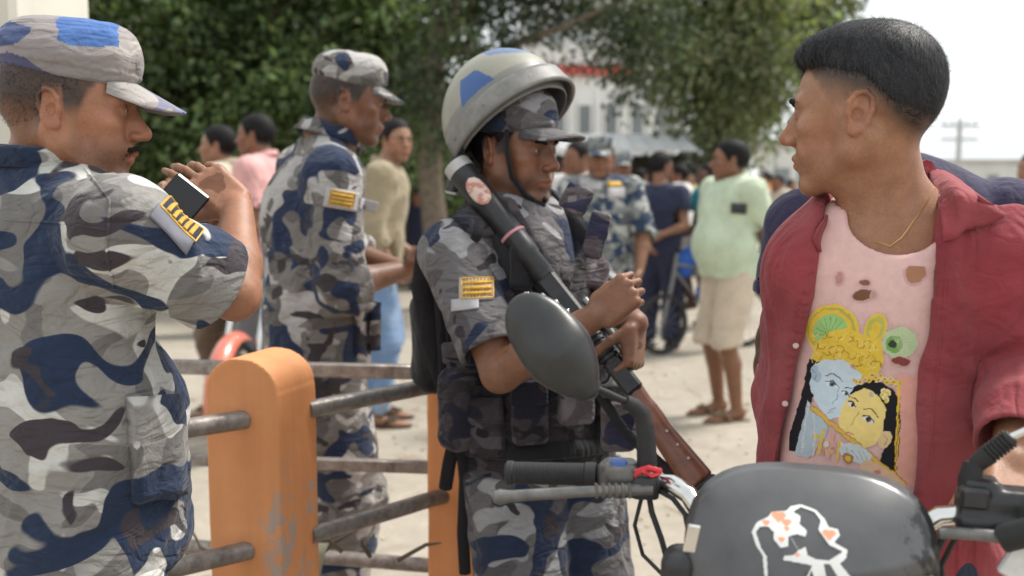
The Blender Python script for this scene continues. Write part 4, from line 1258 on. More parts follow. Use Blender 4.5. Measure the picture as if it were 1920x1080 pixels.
up = unit(J['head'] - J['neck']); B = frame(J)
collar(a, (J['neck'] + up * .012, unit(B[:, 0]), unit(B[:, 1] - up * .15), .069, .078), up, .036, .016, CAMO_A, .0045, .22)
bv = bvh_of(A['jacket'])
rank(a, bv, W(341, 418, 1.56), V3(.75, .1, -.62), V3(.45, .1, .85), .066, .04, NAVYF, 5, GOLD, VIEW(341, 418) + V3(-.1, 0, -.35), vertical=True, border=GOLD)
rank(a, bv, W(318, 452, 1.56), V3(.75, .1, -.62), V3(.45, .1, .85), .07, .032, GREYF, 0, GOLD, VIEW(318, 452) + V3(-.1, 0, -.35))
seam(a, bv, [W(160, 318, 1.6), W(205, 380, 1.6), W(200, 470, 1.6), W(215, 545, 1.6)], VIEW(200, 420), .0025, CAMO_A)
seam(a, bv, [W(5, 412, 1.7), W(110, 418, 1.7), W(200, 432, 1.7)], VIEW(100, 420), .0022, CAMO_A)
# side pocket and its flap
g = patch_on(bv, W(294, 840, 1.6), V3(.8, .6, 0), V3(0, 0, 1), .075, .17, .012, 8, 10, VIEW(294, 840)); V, F = plate(g, .022)
mk('pocket', fold_disp(V, F, .004, 14, 6), F, CAMO_A, a)
# phone in the far hand
R45 = rot(14, -8, 40); ph = W(334, 383, 1.70)
e = empty('phone', ph, 'black phone held up on edge above the gold chevrons', 'phone')
MB().box(ph, (.034, .004, .042), R45, .004).build('case', mat_plain('phone_black', (.01, .01, .011), .3, spec=.5), e)
MB().box(ph + R45 @ V3(0, -.0046, 0), (.031, .0006, .038), R45).build('screen', mat_plain('phone_glass', (.006, .006, .007), .08), e)

# ---- B: capped soldier behind the railing
hc = W(655, 193, 3.0); RB = rot(-78, -6)
J = pose(W(588, 300, 3.05)[0], 3.05, -66, 1.76, hip_yaw=-75)
J['head'] = hc; J['neck'] = W(612, 268, 3.03)
J['shr'] = W(625, 335, 2.87); J['shl'] = W(575, 320, 3.24)
J['elr'] = W(642, 538, 2.88); J['wrr'] = W(757, 506, 2.98)
J['ell'], J['wrl'] = ik(J['shl'], W(772, 512, 3.12), .29, .26, (0, 0, -1))
BB = figure('capped soldier in camouflage behind the railing, reaching both hands forward', J, (.205, .092, .05), (hc, RB, 1.04),
    [('jacket', shirt_prims(J, .026, hem=at_px(J['o'], 682), sleeve=(1.35, 1.3), roll=.04, blouse=.01), CAMO_B, .0058, dict(ends=[sleeve_end_cut(J, 'r', 1.35)], amp=.0105, f=10, seed=14, dirv=(.2, .3, 1), stretch=2.6, J=J, elbow=.009, fine=.5)),
     ('trousers', trouser_prims(J, .045, at_px(J['o'], 668), taper=.75), CAMO_B, .007, dict(amp=.009, f=9, seed=18, dirv=(.5, .3, .4), J=J, elbow=.012))],
    res=.008, hres=.003, style=None, beard=.15, feet='boot', fade=soft_crop,
    hands={'r': dict(f=V3(1, .2, .08), pn=V3(-.1, .7, .6), curl=(.25, .35, .4, .45), thumb=(.3, .2)), 'l': dict(f=V3(1, 0, .1), pn=V3(0, -.3, 1), curl=.3)})
b = BB['root']
hair(b, hc, RB, 1.04, 'crop', 2500, .005, .004, lift=.3, w=.0004, jit=.6, core_on=False)
cap(b, hc, RB, 1.0, CAMO_B, tilt=-5, big=.98, brim=.068, droop=.42, seed=9, res=.004, up=.012)
up = unit(J['head'] - J['neck']); B = frame(J)
collar(b, (J['neck'] + up * .015, unit(B[:, 0]), unit(B[:, 1] - up * .2), .07, .078), up, .042, .03, CAMO_B, .005, .25)
bv = bvh_of(BB['jacket'])
rank(b, bv, W(640, 374, 2.8), V3(1, .1, -.18), V3(.2, 0, 1), .092, .055, PALEF, 0, GOLD, VIEW(640, 374))
rank(b, bv, W(641, 373, 2.8), V3(1, .1, -.18), V3(.2, 0, 1), .068, .04, GOLDD, 3, GOLD, VIEW(640, 374), border=GOLD)
rank(b, bv, W(692, 385, 2.9), V3(1, .3, -.25), V3(.2, 0, 1), .05, .03, PALEF, 0, GOLD, VIEW(692, 385))
g = patch_on(bv, W(688, 615, 2.95), V3(.6, .8, 0), V3(0, 0, 1), .09, .14, .01, 7, 8, VIEW(688, 615)); V, F = plate(g, .02); mk('pocket', fold_disp(V, F, .004, 14, 6), F, CAMO_B, b)
seam(b, bv, [W(590, 260, 3), W(575, 330, 3), W(580, 420, 3), W(585, 470, 3)], VIEW(585, 380), .003, CAMO_B)

# ---- C: helmeted soldier with the launcher
hc = W(966, 285, 2.35); RC = rot(-127, -4)
pc_ = W(1012, 400, 2.37)
J = pose(pc_[0], pc_[1], -140, 1.655, hip_yaw=-145)
J['head'] = hc; J['neck'] = W(954, 402, 2.37); J['chest'] = J['chest'] + V3(-.04, 0, 0); J['waist'] = J['waist'] + V3(-.012, 0, 0)
J['shr'] = W(852, 478, 2.25); J['shl'] = W(1045, 455, 2.54)
J['elr'] = W(938, 700, 2.13); J['wrr'] = W(1118, 592, 2.0)
J['ell'] = W(1128, 566, 2.44); J['wrl'] = W(1192, 606, 2.13)
rt, rb_ = W(862, 318, 2.27), W(1322, 898, 2.04)
rd = unit(rb_ - rt); rn = VIEW(1100, 600); rn = unit(rn - (rn @ rd) * rd); ru = np.cross(rd, rn)   # ru: across the weapon
grip = rt + rd * np.linalg.norm(W(1196, 668, 2.1) - rt)
C = figure('helmeted soldier in dark vest holding a wooden-stocked launcher across the chest', J, (.27, .125, .072), (hc, RC, 1.0),
    [('shirt', shirt_prims(J, .018, hem=at_px(J['o'], 900), sleeve=(.82, 1.1), roll=.045), CAMO_C, .0055, dict(ends=[sleeve_end_cut(J, 'r', .82), sleeve_end_cut(J, 'l', 1.1)], amp=.008, f=12, seed=24, J=J, elbow=.003)),
     ('trousers', trouser_prims(J, .045, at_px(J['o'], 862)), CAMO_C, .0065, dict(amp=.0085, f=9, seed=28, dirv=(.6, .2, .4), J=J))],
    res=.0065, hres=.0024, handres=.0026, style=None, beard=.5, feet='boot',
    hands={'r': dict(f=unit(W(1185, 540, 1.97) - J['wrr']), pn=V3(.2, .9, -.3), curl=(.95, 1.0, 1.05, 1.1), thumb=(.7, .4)),
           'l': dict(f=unit(V3(-.08, -.25, -1)), pn=V3(-.85, .45, -.1), curl=(.78, .85, .9, .95), thumb=(.75, .25))})
c_ = C['root']
hair(c_, hc, RC, 1.0, 'crop', 1500, .006, .004, lift=.3)
tuft('beard', c_, [(-.03, .06, -.103), (0, .088, -.103), (.03, .06, -.103)], [.006, .008, .006], hc, RC, 1.0, 900, .008, (0, .2, -1), 6, lift=.4)
up = unit(J['head'] - J['neck']); B = frame(J)
collar(c_, (J['neck'] + up * .0, unit(B[:, 0]), unit(B[:, 1] - up * .45), .068, .082), up, .036, .02, CAMO_C, .0045, .35)
# dark peaked cap under the helmet
cap(c_, hc, RC, 1.02, CAMO_C, tilt=2, big=1.0, brim=.085, droop=.2, seed=12, res=.004, up=.004)
# helmet
VEST = mat_camo('dark_vest_cloth', ((.05, .04, .046), (.085, .073, .08), (.036, .029, .034), (.018, .018, .03), (.016, .013, .016)), 1.6, .6, 3.3)
PLUM = mat_camo('plum_pad_cloth', ((.13, .11, .12), (.21, .185, .195), (.1, .08, .09), (.04, .04, .075), (.05, .04, .05)), 1.6, .5, 1.3)
WEB = mat_cloth('black_webbing', (.014, .013, .016), var=.2, weave=350, wr=.4, rough=.75)
def helmet_mat():
    m, nt, b_ = nodes('painted_helmet_shell')
    a_ = N(nt, 'ShaderNodeAttribute', attribute_name='Col'); v = coords(nt)
    chip = ramp(nt, noise(nt, v, 26, 6, .7), [(.66, 0), (.68, 1)])
    c = mix(nt, chip, a_.outputs['Color'], (.16, .15, .14))
    dirt = ramp(nt, noise(nt, v, 7, 5, .65), [(.3, .75), (.6, 1)])
    L(nt, mix(nt, 1, c, dirt, 'MULTIPLY'), b_.inputs['Base Color']); b_.inputs['Roughness'].default_value = .42
    b_.inputs['Coat Weight'].default_value = .08; bump(nt, b_, addv(nt, noise(nt, v, 50, 4), chip, -.4), .12, .003); return m
HELM = helmet_mat()
hb = W(950, 218, 2.35); RH = RC @ rot(0, 42)
q = [ell(hb + RH @ V3(0, -.005, 0), (.132, .158, .158), RH, .01), half(hb + RH @ V3(0, 0, -.045), RH @ V3(0, 0, -1), .006),
     ell(hb + RH @ V3(0, -.005, -.02), (.124, .15, .15), RH, .006, 's')]
V, F = mesh_sdf(q, hb - .24, hb + .24, .0028)
l = (V - hb) @ RH
colr = np.repeat(np.array([[.285, .275, .225]]), len(V), 0)
wob = (fbm(V * 30, 2) - .5) * .012
band = l[:, 2] + wob * .35
colr[band < .036] = (.2, .195, .18)
an = np.arctan2(l[:, 0], l[:, 1])       # right side is +
sx, sz = l[:, 1] + wob * .4, l[:, 2] + wob * .4
near = l[:, 0] > -.02
colr[near & inpoly(sx, sz, [(-.012, .026), (.085, .03), (.05, .085), (.008, .09)])] = (.03, .09, .27)
colr[near & inpoly(sx, sz, [(.085, .1), (.15, .06), (.16, .1), (.1, .14), (.05, .15)])] = (.1, .16, .3)
colr[near & inpoly(sx, sz, [(-.09, .085), (-.045, .115), (-.01, .135), (-.03, .15), (-.1, .12)])] = (.035, .03, .025)
colr[near & inpoly(sx, sz, [(-.15, -.03), (-.125, -.03), (-.13, .01), (-.155, .0)])] = (.03, .028, .025)
ho = mk('helmet', V, F, HELM, c_, True, colr)
RIM = mat_plain('scuffed_grey_rim', (.185, .18, .17), .5, var=.3, scale=22, bmp=.25, bscale=60)
n, m = 49, 6; g = np.zeros((n, m, 3))
for i in range(n):
    a_ = -2.3 + 4.6 * i / (n - 1)
    for j in range(m):
        t = j / (m - 1); flare = 1.03 + .06 * math.cos(a_ * .7) * t
        g[i, j] = hb + RH @ V3(math.sin(a_) * .133 * flare, math.cos(a_) * .16 * flare - .003, .012 - .05 * t)
V, F = plate(g, .007); mk('rim', V, F, RIM, ho)
for a_ in (.55, 1.3, 2.0, -.6, -1.3):
    p = hb + RH @ V3(math.sin(a_) * .14, math.cos(a_) * .168 - .003, -.012)
    MB().lathe(p, unit(p - hb), [(.006, -.002), (.006, .002), (.003, .0045), (.0, .005)], 8).build('rivet', RIM, ho, True)
# chin strap and neck guard
X = lambda x, y, z: hc + RC @ V3(x, y, z)
mb = MB()
for sx_ in (1, -1):
    mb.tube([X(sx_ * .083, .035, .05), X(sx_ * .08, .036, .0), X(sx_ * .069, .045, -.055), X(sx_ * .045, .07, -.095), X(0, .088, -.117)], .0085, 8, fl=(RC @ V3(1, -.3, 0), .35))
mb.build('chin_strap', WEB, ho, True)
n, m = 25, 7; g = np.zeros((n, m, 3))
for i in range(n):
    a_ = math.pi - 1.25 + 2.5 * i / (n - 1)
    for j in range(m):
        t = j / (m - 1)
        g[i, j] = X(math.sin(a_) * (.125 + .012 * t), math.cos(a_) * (.135 + .012 * t) - .015, .01 - .11 * t)
V, F = plate(g, .006); ng = mk('neck_guard', V, F, WEB, ho)
MB().tube([g[i, -1] for i in range(n)], .004, 6).build('edging', PALEF, ng, True)
# vest
B = frame(J); k = J['k']
vp = shirt_prims(J, .034, hem=at_px(J['o'], 862), sleeve=0.02, neckr=.1)
vp.append(ell(J['neck'] + B @ V3(.0, .1, -.03), V3(.075, .1, .12), B, .02, 's'))
for n_ in 'rl':
    d = unit(J['el' + n_] - J['sh' + n_]); out = B[:, 0] * (1 if n_ == 'r' else -1)
    vp.append(ell(J['sh' + n_] + d * .07 + out * .035, V3(.085, .11, .17), np.stack([out, np.cross(d, out), d], 1), .012, 's'))
V, F = mesh_sdf(vp, J['pelvis'] - V3(.4, .4, .3), J['neck'] + V3(.4, .4, .2), .005)
V = fold_disp(V, F, .005, 13, 31, (.3, .1, 1)); vo = mk('vest', V, F, VEST, c_)
bvv = bvh_of(vo)
def pouch(px, py, w, h, th, mat, tilt=0.0, flap=True, name='pouch', d=2.2, uy=None):
    vw = VIEW(px, py); u_ = unit(V3(1, -.1 if uy is None else uy, tilt)); v_ = unit(np.cross(np.cross(u_, V3(0, 0, 1)), u_)) if True else None
    v_ = unit(V3(0, 0, 1) - u_ * u_[2])
    hit = bvv.ray_cast(Vector(W(px, py, 1.2)), Vector(vw), 4)
    c0 = np.array(hit[0]) if hit[0] is not None else W(px, py, d)
    nrm = np.array(hit[1]) if hit[0] is not None else -vw
    nrm = unit(nrm * .6 - vw * .6); u_ = unit(u_ - (u_ @ nrm) * nrm); v_ = np.cross(nrm, u_); v_ = v_ if v_[2] > 0 else -v_
    R_ = np.stack([u_, v_, nrm], 1)
    q = [rbox(c0 + nrm * th * .3, (w / 2, h / 2, th / 2), min(th * .42, .014), R_, .01)]
    r_ = max(w, h) * .8
    V, F = mesh_sdf(q, c0 - r_, c0 + r_, .004); V = fold_disp(V, F, .003, 22, int(px), (.2, .1, 1))
    o = mk(name, V, F, mat, vo)
    if flap:
        q = [rbox(c0 + nrm * th * .62 + v_ * h * .3, (w / 2 + .003, h * .2, th * .3), .005, R_, .01)]
        V, F = mesh_sdf(q, c0 - r_, c0 + r_, .004); V = fold_disp(V, F, .002, 22, int(px) + 1, (.2, .1, 1)); mk('flap', V, F, mat, o)
    return o
pouch(915, 800, .075, .13, .045, VEST, .05); pouch(992, 770, .075, .14, .05, VEST, .04); pouch(1075, 745, .08, .12, .05, PLUM, .02)
pouch(1130, 770, .06, .12, .05, VEST); pouch(870, 690, .06, .12, .045, VEST, .1); pouch(1160, 800, .07, .1, .045, PLUM)
pouch(1108, 512, .08, .07, .022, PLUM, -.15, False, 'chest_pad'); pouch(975, 500, .05, .1, .03, WEB, 0, False, 'chest_pouch'); pouch(1080, 372, .06, .06, .02, PLUM, -.5, False, 'shoulder_pad')
pouch(1118, 440, .045, .1, .016, PLUM, -.3, False, 'shoulder_strap'); pouch(1090, 690, .05, .05, .03, WEB, 0, False, 'radio_pouch')
# webbing straps across the vest
def strap_on(pts, w, name='strap', mat=WEB, lift=.006):
    out = []
    for a_, b_ in zip(pts[:-1], pts[1:]):
        for t in np.linspace(0, 1, 8)[:-1]:
            px, py = a_[0] + (b_[0] - a_[0]) * t, a_[1] + (b_[1] - a_[1]) * t
            h = bvv.ray_cast(Vector(W(px, py, 1.2)), Vector(VIEW(px, py)), 4)
            if h[0] is not None: out.append(np.array(h[0]) - VIEW(px, py) * lift)
    if len(out) > 3: MB().tube(out, w, 8, fl=(VIEW(*pts[0]), .3)).build(name, mat, vo, True)
strap_on([(935, 440), (985, 560), (1000, 700)], .02); strap_on([(1075, 400), (1110, 500), (1120, 640)], .02); strap_on([(880, 640), (960, 700), (1060, 690), (1150, 680)], .014)
strap_on([(880, 840), (980, 850), (1080, 842), (1170, 830)], .02, 'belt'); strap_on([(1130, 360), (1145, 450), (1150, 520)], .011, 'cable_tube')
strap_on([(900, 420), (880, 480), (905, 560)], .012, 'piping')
bvs = bvh_of(C['shirt'])
rank(c_, bvs, W(893, 541, 2.1), V3(1, -.2, .06), V3(0, 0, 1), .075, .047, PALEF, 0, GOLD, VIEW(893, 541))
rank(c_, bvs, W(895, 539, 2.1), V3(1, -.2, .06), V3(0, 0, 1), .07, .042, GOLDD, 3, GOLD, VIEW(893, 541), border=GOLD)
rank(c_, bvs, W(872, 570, 2.1), V3(1, -.2, .15), V3(0, 0, 1), .06, .025, PALEF, 0, GOLD, VIEW(872, 570))
# backpack with hanging straps
bc_ = W(908, 580, 2.5); e = empty('backpack', (bc_[0], bc_[1], bc_[2] - .25), 'black backpack with dangling straps on the helmeted soldier', 'backpack')
RBk = rot(-140)
q = [rbox(bc_ + RBk @ V3(.03, -.03, .02), (.10, .06, .16), .05, RBk, .03), rbox(bc_ + RBk @ V3(.05, -.07, -.08), (.1, .05, .12), .04, RBk, .03)]
V, F = mesh_sdf(q, bc_ - .4, bc_ + .4, .008); mk('pack', fold_disp(V, F, .014, 10, 41, (.2, .2, 1)), F, WEB, e)
q = [rbox(W(868, 765, 2.28), (.05, .04, .09), .03, RBk, .02)]
V, F = mesh_sdf(q, W(868, 765, 2.28) - .2, W(868, 765, 2.28) + .2, .006); mk('side_pouch', fold_disp(V, F, .005, 14, 43), F, VEST, e)
for pts, w in (([(822, 560), (832, 700), (845, 780), (833, 832)], .01), ([(845, 690), (858, 800), (842, 870), (835, 915)], .016), ([(862, 800), (872, 900), (868, 1000), (872, 1075)], .014), ([(800, 470), (790, 540), (812, 650), (840, 740)], .024)):
    MB().tube([W(px, py, 2.3 + .02 * i) for i, (px, py) in enumerate(pts)], w, 8, fl=(VIEW(830, 700), .25)).build('strap', WEB, e, True)
# launcher: black barrel with oval badge, grooved fore-end, wooden stock
L_ = np.linalg.norm(rb_ - rt); e = empty('launcher', grip, 'black tear-gas launcher with reddish wooden stock slung across the soldier', 'weapon')
GUN = mat_plain('blued_steel', (.028, .028, .03), .38, metal=.35, var=.3, scale=40, bmp=.12)
WOOD_ = mat_plain('red_brown_stock', (.16, .05, .024), .35, var=.35, scale=26, bmp=.1, coat=.3)
at = lambda t, a=0, c=0: rt + rd * L_ * t + ru * a + rn * c
MB().lathe(rt, rd, [(.026, 0), (.031, .0), (.032, .02), (.031, .1), (.0295, L_ * .26), (.0285, L_ * .3), (.0255, L_ * .31), (.0255, L_ * .4), (.021, L_ * .42), (.021, L_ * .47)], 24).build('barrel', GUN, e, True)
MB().lathe(rt + rd * L_ * .235, rd, [(.030, -.004), (.0325, -.003), (.0325, .003), (.030, .004)], 24).build('ring', mat_plain('pink_tape', (.5, .22, .25), .6), e, True)
MB().lathe(rt - rd * .002, rd, [(.022, .03), (.0225, -.012), (.032, -.012), (.0325, .012), (.031, .012)], 24).build('muzzle_lip', mat_plain('worn_muzzle', (.42, .41, .4), .45, metal=.4), e, True)
# oval badge lying on the barrel
pts = []; cb = at(.093)
vv = unit(-VIEW(915, 345) * .9 + ru * .1); vv = unit(vv - (vv @ rd) * rd); tt = np.cross(rd, vv)
rows = 9; cols = 17; g = np.zeros((cols, rows, 3)); 
for i in range(cols):
    x = (i / (cols - 1) * 2 - 1); w_ = math.sqrt(max(1 - x * x, .0)) * .7
    for j in range(rows):
        an_ = (j / (rows - 1) * 2 - 1) * w_
        g[i, j] = cb + rd * x * .037 + (vv * math.cos(an_) + tt * math.sin(an_)) * .0326
V, F = plate(g, .0012)
bcol = np.where((fbm((V - cb) * 90, 7, 3) > .56)[:, None], [[.5, .22, .16]], [[.66, .5, .44]])
mk('badge', V, F, STICK, e, True, bcol)
MB().box(at(.45, .0), (.022, .028, L_ * .075), np.stack([ru, rn, rd], 1), .006).build('receiver', GUN, e)
mb = MB()
for t in np.linspace(.53, .66, 11): mb.lathe(at(t), rd, [(.019, -.0045), (.0235, -.003), (.0235, .003), (.019, .0045)], 16)
mb.lathe(at(.52), rd, [(.0, 0), (.019, 0), (.019, L_ * .15), (0, L_ * .15)], 16)
mb.build('fore_end', GUN, e, True)
MB().tube([at(.48, .036), at(.58, .037), at(.66, .034)], .0085, 10).build('slide_bar', mat_plain('grey_steel', (.2, .2, .2), .35, metal=.7), e, True)
MB().tube([at(.62, -.02), at(.66, -.055), at(.7, -.06), at(.735, -.025)], .004, 8).build('trigger_guard', GUN, e, True)
MB().tube([at(.665, -.018), at(.675, -.032), at(.672, -.045)], .0035, 6).build('trigger', GUN, e, True)
MB().box(at(.69), (.021, .021, L_ * .05), np.stack([ru, rn, rd], 1), .006).build('breech', GUN, e)
q = [cone(at(.72), at(.82, -.008), .021, .022, .01, 'u', rn, .75), cone(at(.8, -.008), at(.995, -.014), .022, .034, .012, 'u', rn, .62), half(at(1.0, 0), rd, .004)]
V, F = mesh_sdf(q, at(.85) - .25, at(.85) + .25, .004); mk('stock', V, F, WOOD_, e)
MB().box(at(1.006, -.014), (.035, .022, .006), np.stack([ru, rn, rd], 1), .005).build('butt_plate', GUN, e)
for i, t in enumerate((.86, .9, .94)): MB().lathe(at(t, -.0, -.0215), -rn, [(.003, 0), (.003, .002), (0, .0024)], 8).build('screw', mat_plain('screw_steel', (.35, .33, .3), .4, metal=.8), e, True)
MB().tube([at(.5, -.03), at(.62, -.06, .02), at(.8, -.07, .02), at(.985, -.04)], .011, 8, fl=(rn, .25)).build('sling', WEB, e, True)

# ---- D: man in the red shirt, astride the motorcycle
hc = W(1614, 218, 1.56); RD = rot(56, -2)
pd = W(1668, 420, 1.62)
J = pose(pd[0], pd[1], 166, 1.665, hip_yaw=150, stance=.17)
J['head'] = hc; J['neck'] = W(1676, 408, 1.6)
J['shr'] = W(1545, 508, 1.63); J['shl'] = W(1872, 492, 1.55)
J['elr'] = W(1496, 735, 1.85); J['wrr'] = W(1470, 925, 1.78)
J['ell'] = W(1935, 705, 1.52); J['wrl'] = W(1898, 868, 1.36)
REDC = mat_cloth('faded_red_cotton', (.245, .038, .048), var=.22, weave=700, wr=.55, sheen=.1, fold=18, c2=(.3, .07, .078))
REDD = REDC
def fade(q):
    x, y, z = q.T
    m = hair_mask(q, .012, .082, .0, -.075)
    zz = np.interp(y, [-.14, -.1, -.07, -.04, 0, .05], [-.05, -.04, -.01, .03, .045, .062])
    return m * np.clip((z - zz) / .045 + .9, .0, 1) ** 1.3 * .93
tee = shirt_prims(J, .012, hem=at_px(J['o'], 1010), sleeve=.4, neckr=.075)
BD = frame(J)
tee.append(ell(J['neck'] + BD @ V3(0, .055, .005), V3(.072, .08, .062), BD, .004, 's'))
ctr = W(1645, 540, 1.5)
top_c, bot_c = W(1665, 430, 1.5), W(1600, 900, 1.5)
ax_ = unit(bot_c - top_c)
def opening(p):
    q = p - top_c; t = q @ ax_; q = q - t[..., None] * ax_
    w_ = .089 + .012 * np.clip(t / .3, -.6, 1.5)
    xx = q @ BD[:, 0]; yy = (p - J['chest']) @ BD[:, 1]
    return np.maximum(np.abs(xx - .011) - w_, .02 - yy)
red = shirt_prims(J, .027, hem=at_px(J['o'], 1075), sleeve=(1.97, 1.85), roll=.0, mid=[P(opening, 's', .003)], neckr=.088, wide=1.0)
red.append(P(opening, 's', .003))
D = figure('man in open red shirt over a torn pink printed tee, looking away to the left', J, (.40, .195, .11), (hc, RD, 1.03),
    [('tee_shirt', tee, None, .0045, dict(amp=.003, f=10, seed=33, dirv=(.1, .1, 1), stretch=3)),
     ('overshirt', red, REDC, .0042, dict(ends=[sleeve_end_cut(J, 'r', 1.97), sleeve_end_cut(J, 'l', 1.85)], amp=.015, f=8.5, seed=35, dirv=(.15, .1, 1), stretch=4, J=J, elbow=.006, fine=.35)),
     ('trousers', trouser_prims(J, .025, J['pelvis'][2] + .05), mat_cloth('dark_denim', (.03, .035, .055)), .008, dict(amp=.005, f=10, seed=38, J=J))],
    res=.0065, hres=.0022, handres=.003, style=None, beard=.1, feet='shoe', fade=fade, hd=dict(nr=.052, jaw=.95),
    hands={'l': dict(f=V3(-.35, -.75, -.45), pn=V3(-.3, .2, -.8), curl=(.8, .9, .95, 1.0), thumb=(.4, .3)), 'r': dict(f=V3(-.3, -.5, -.8), pn=V3(.8, -.2, -.2), curl=.5)})
d_ = D['root']
tm = D['tee_shirt']; PINK = np.array([.76, .49, .46])
at_ = tm.data.attributes.new('Col', 'FLOAT_COLOR', 'POINT'); at_.data.foreach_set('color', np.tile(np.append(PINK, 1).astype(np.float32), len(tm.data.vertices))); tm.data.materials.clear(); tm.data.materials.append(PRINT)
# hair: thick on top, faded sides
s_ = 1.03
XD = lambda x, y, z: hc + RD @ (V3(x, y, z) * s_)
def cutline(p):
    q = ((p - hc) @ RD) / s_; y, z = q[..., 1], q[..., 2]
    zl = np.interp(y, [-.16, -.11, -.08, -.05, -.02, .01, .035, .055, .07, .2], [-.05, -.045, -.026, .014, .05, .058, .066, .072, .075, .077])
    return (zl - z) * .7
hp = [ell(XD(0, -.018, .056), V3(.077, .102, .084) * s_, RD, .02), ell(XD(0, -.05, .03), V3(.067, .066, .066) * s_, RD, .02), ell(XD(0, .026, .1), V3(.06, .05, .03) * s_, RD, .03), ell(XD(-.01, .063, .092), V3(.046, .028, .022) * s_, RD, .025), P(cutline, 'i', .02)]
def flow(p, nn):
    q = (p - hc) @ RD
    top = np.clip((q[:, 2] - .1) / .04, 0, 1)[:, None]
    fwd = np.stack([q[:, 0] * 2 - .1, .5 + q[:, 1] * 0, .05 + 0 * q[:, 0]], 1)
    dn = np.stack([q[:, 0] * .4, -.35 + 0 * q[:, 1], -.8 + 0 * q[:, 2]], 1)
    return (dn * (1 - top) + fwd * top) @ RD.T
core, st = strands(hp, hc - .2, hc + .2, 16000, .02, flow, 7, .2, .0006, None, .003, .35, 3)
V, F = merge([core, st]); rgh = np.random.RandomState(2); ns_ = len(st[0]) // 8
cl = np.concatenate([np.repeat([[.016, .016, .019]], len(core[0]), 0), np.repeat((.012 + .05 * rgh.rand(ns_) ** 2)[:, None] * [[1, 1, 1.15]], 8, 0)])  # lighter bluish strands put highlights into the hair colour
mk('hair', V, F, mat_attr('glossy_hair', rough=.5, var=.35, bmp=.25, bscale=500, spec=.34), d_, True, cl)
_, fl_ = strands(hp, hc - .2, hc + .2, 1300, .024, flow, 17, 1.1, .0003, lambda p: ((p - hc) @ RD)[:, 2] > .06, .003, .6, 3)
mk('flyaway_hair', fl_[0], fl_[1], HAIR, d_, True, np.repeat([[.03, .028, .03]], len(fl_[0]), 0))
# collar flaps of the red shirt
def lapel(pts, th=.004, name='collar'):
    g = np.array([[np.asarray(p, float) for p in row] for row in pts])
    n0, m0 = g.shape[:2]; U = np.linspace(0, n0 - 1, 15); Vv = np.linspace(0, m0 - 1, 9); out = np.zeros((15, 9, 3))
    for i, u in enumerate(U):
        for j, v in enumerate(Vv):
            i0, j0 = min(int(u), n0 - 2), min(int(v), m0 - 2); a, b_ = u - i0, v - j0
            out[i, j] = g[i0, j0] * (1 - a) * (1 - b_) + g[i0 + 1, j0] * a * (1 - b_) + g[i0, j0 + 1] * (1 - a) * b_ + g[i0 + 1, j0 + 1] * a * b_
    for _ in range(2): out[1:-1, 1:-1] = (out[:-2, 1:-1] + out[2:, 1:-1] + out[1:-1, :-2] + out[1:-1, 2:] + out[1:-1, 1:-1] * 2) / 6
    V, F = plate(out, th); mk(name, fold_disp(V, F, .002, 14, 50), F, REDC, d_)
bvr = bvh_of(D['overshirt'])
def onred(px, py, lift=.01, d=1.5):
    h = bvr.ray_cast(Vector(W(px, py, 1.0)), Vector(VIEW(px, py)), 3)
    p = np.array(h[0]) if h[0] is not None and h[3] < .95 else W(px, py, d)
    return p - VIEW(px, py) * lift
lapel([[W(1742, 318, 1.70), onred(1752, 352, .012), onred(1764, 400, .014), onred(1768, 452, .008)], [W(1768, 322, 1.69), onred(1792, 350, .024), onred(1806, 398, .02), onred(1790, 448, .01)], [W(1800, 342, 1.68), onred(1836, 370, .026), onred(1850, 404, .018), onred(1806, 430, .010)], [onred(1836, 372, .02), onred(1868, 394, .018), onred(1888, 406, .012), onred(1830, 424, .009)]])
lapel([[W(1598, 366, 1.72), onred(1596, 392, .012), onred(1580, 430, .012), onred(1562, 480, .008)], [W(1578, 372, 1.72), onred(1568, 404, .02), onred(1552, 440, .016), onred(1546, 484, .008)], [onred(1556, 396, .014), onred(1540, 420, .016), onred(1526, 446, .012), onred(1536, 470, .008)]])
MB().tube([W(1596, 372, 1.66), W(1620, 352, 1.72), W(1680, 332, 1.75), W(1738, 322, 1.68)], .02, 10).build('collar_band', REDC, d_, True)
for px, py in ((1492, 648), (1472, 757), (1466, 850)):
    h = bvr.ray_cast(Vector(W(px, py, 1)), Vector(VIEW(px, py)), 3)
    if h[0] is not None:
        p = np.array(h[0]); MB().lathe(p, -VIEW(px, py), [(0, .003), (.0025, .0032), (.0045, .0028), (.005, .001), (.005, -.002)], 12).build('button', mat_plain('pearl_button', (.55, .4, .38), .3), d_, True)
# seams along the placket
for pts in ([(1545, 470), (1530, 560), (1508, 700), (1485, 850)], [(1775, 470), (1765, 600), (1750, 750), (1745, 900)]):
    seam(d_, bvr, [W(x, y, 1.5) for x, y in pts], VIEW(1600, 600), .0016, REDC)
bvt = bvh_of(tm)
bvb = bvh_of(D['root'].children[0])
ch = []
for px, py in ((1752, 352), (1740, 375), (1722, 402), (1704, 428), (1690, 446), (1668, 462), (1640, 452)):
    h = bvb.ray_cast(Vector(W(px, py, .9)), Vector(VIEW(px, py)), 3)
    if h[0] is not None: ch.append(np.array(h[0]) - VIEW(px, py) * .001)
if len(ch) > 2: MB().tube(ch, .0014, 6).build('necklace', mat_plain('thin_gold_chain', (.6, .38, .16), .3, metal=.8), d_, True)

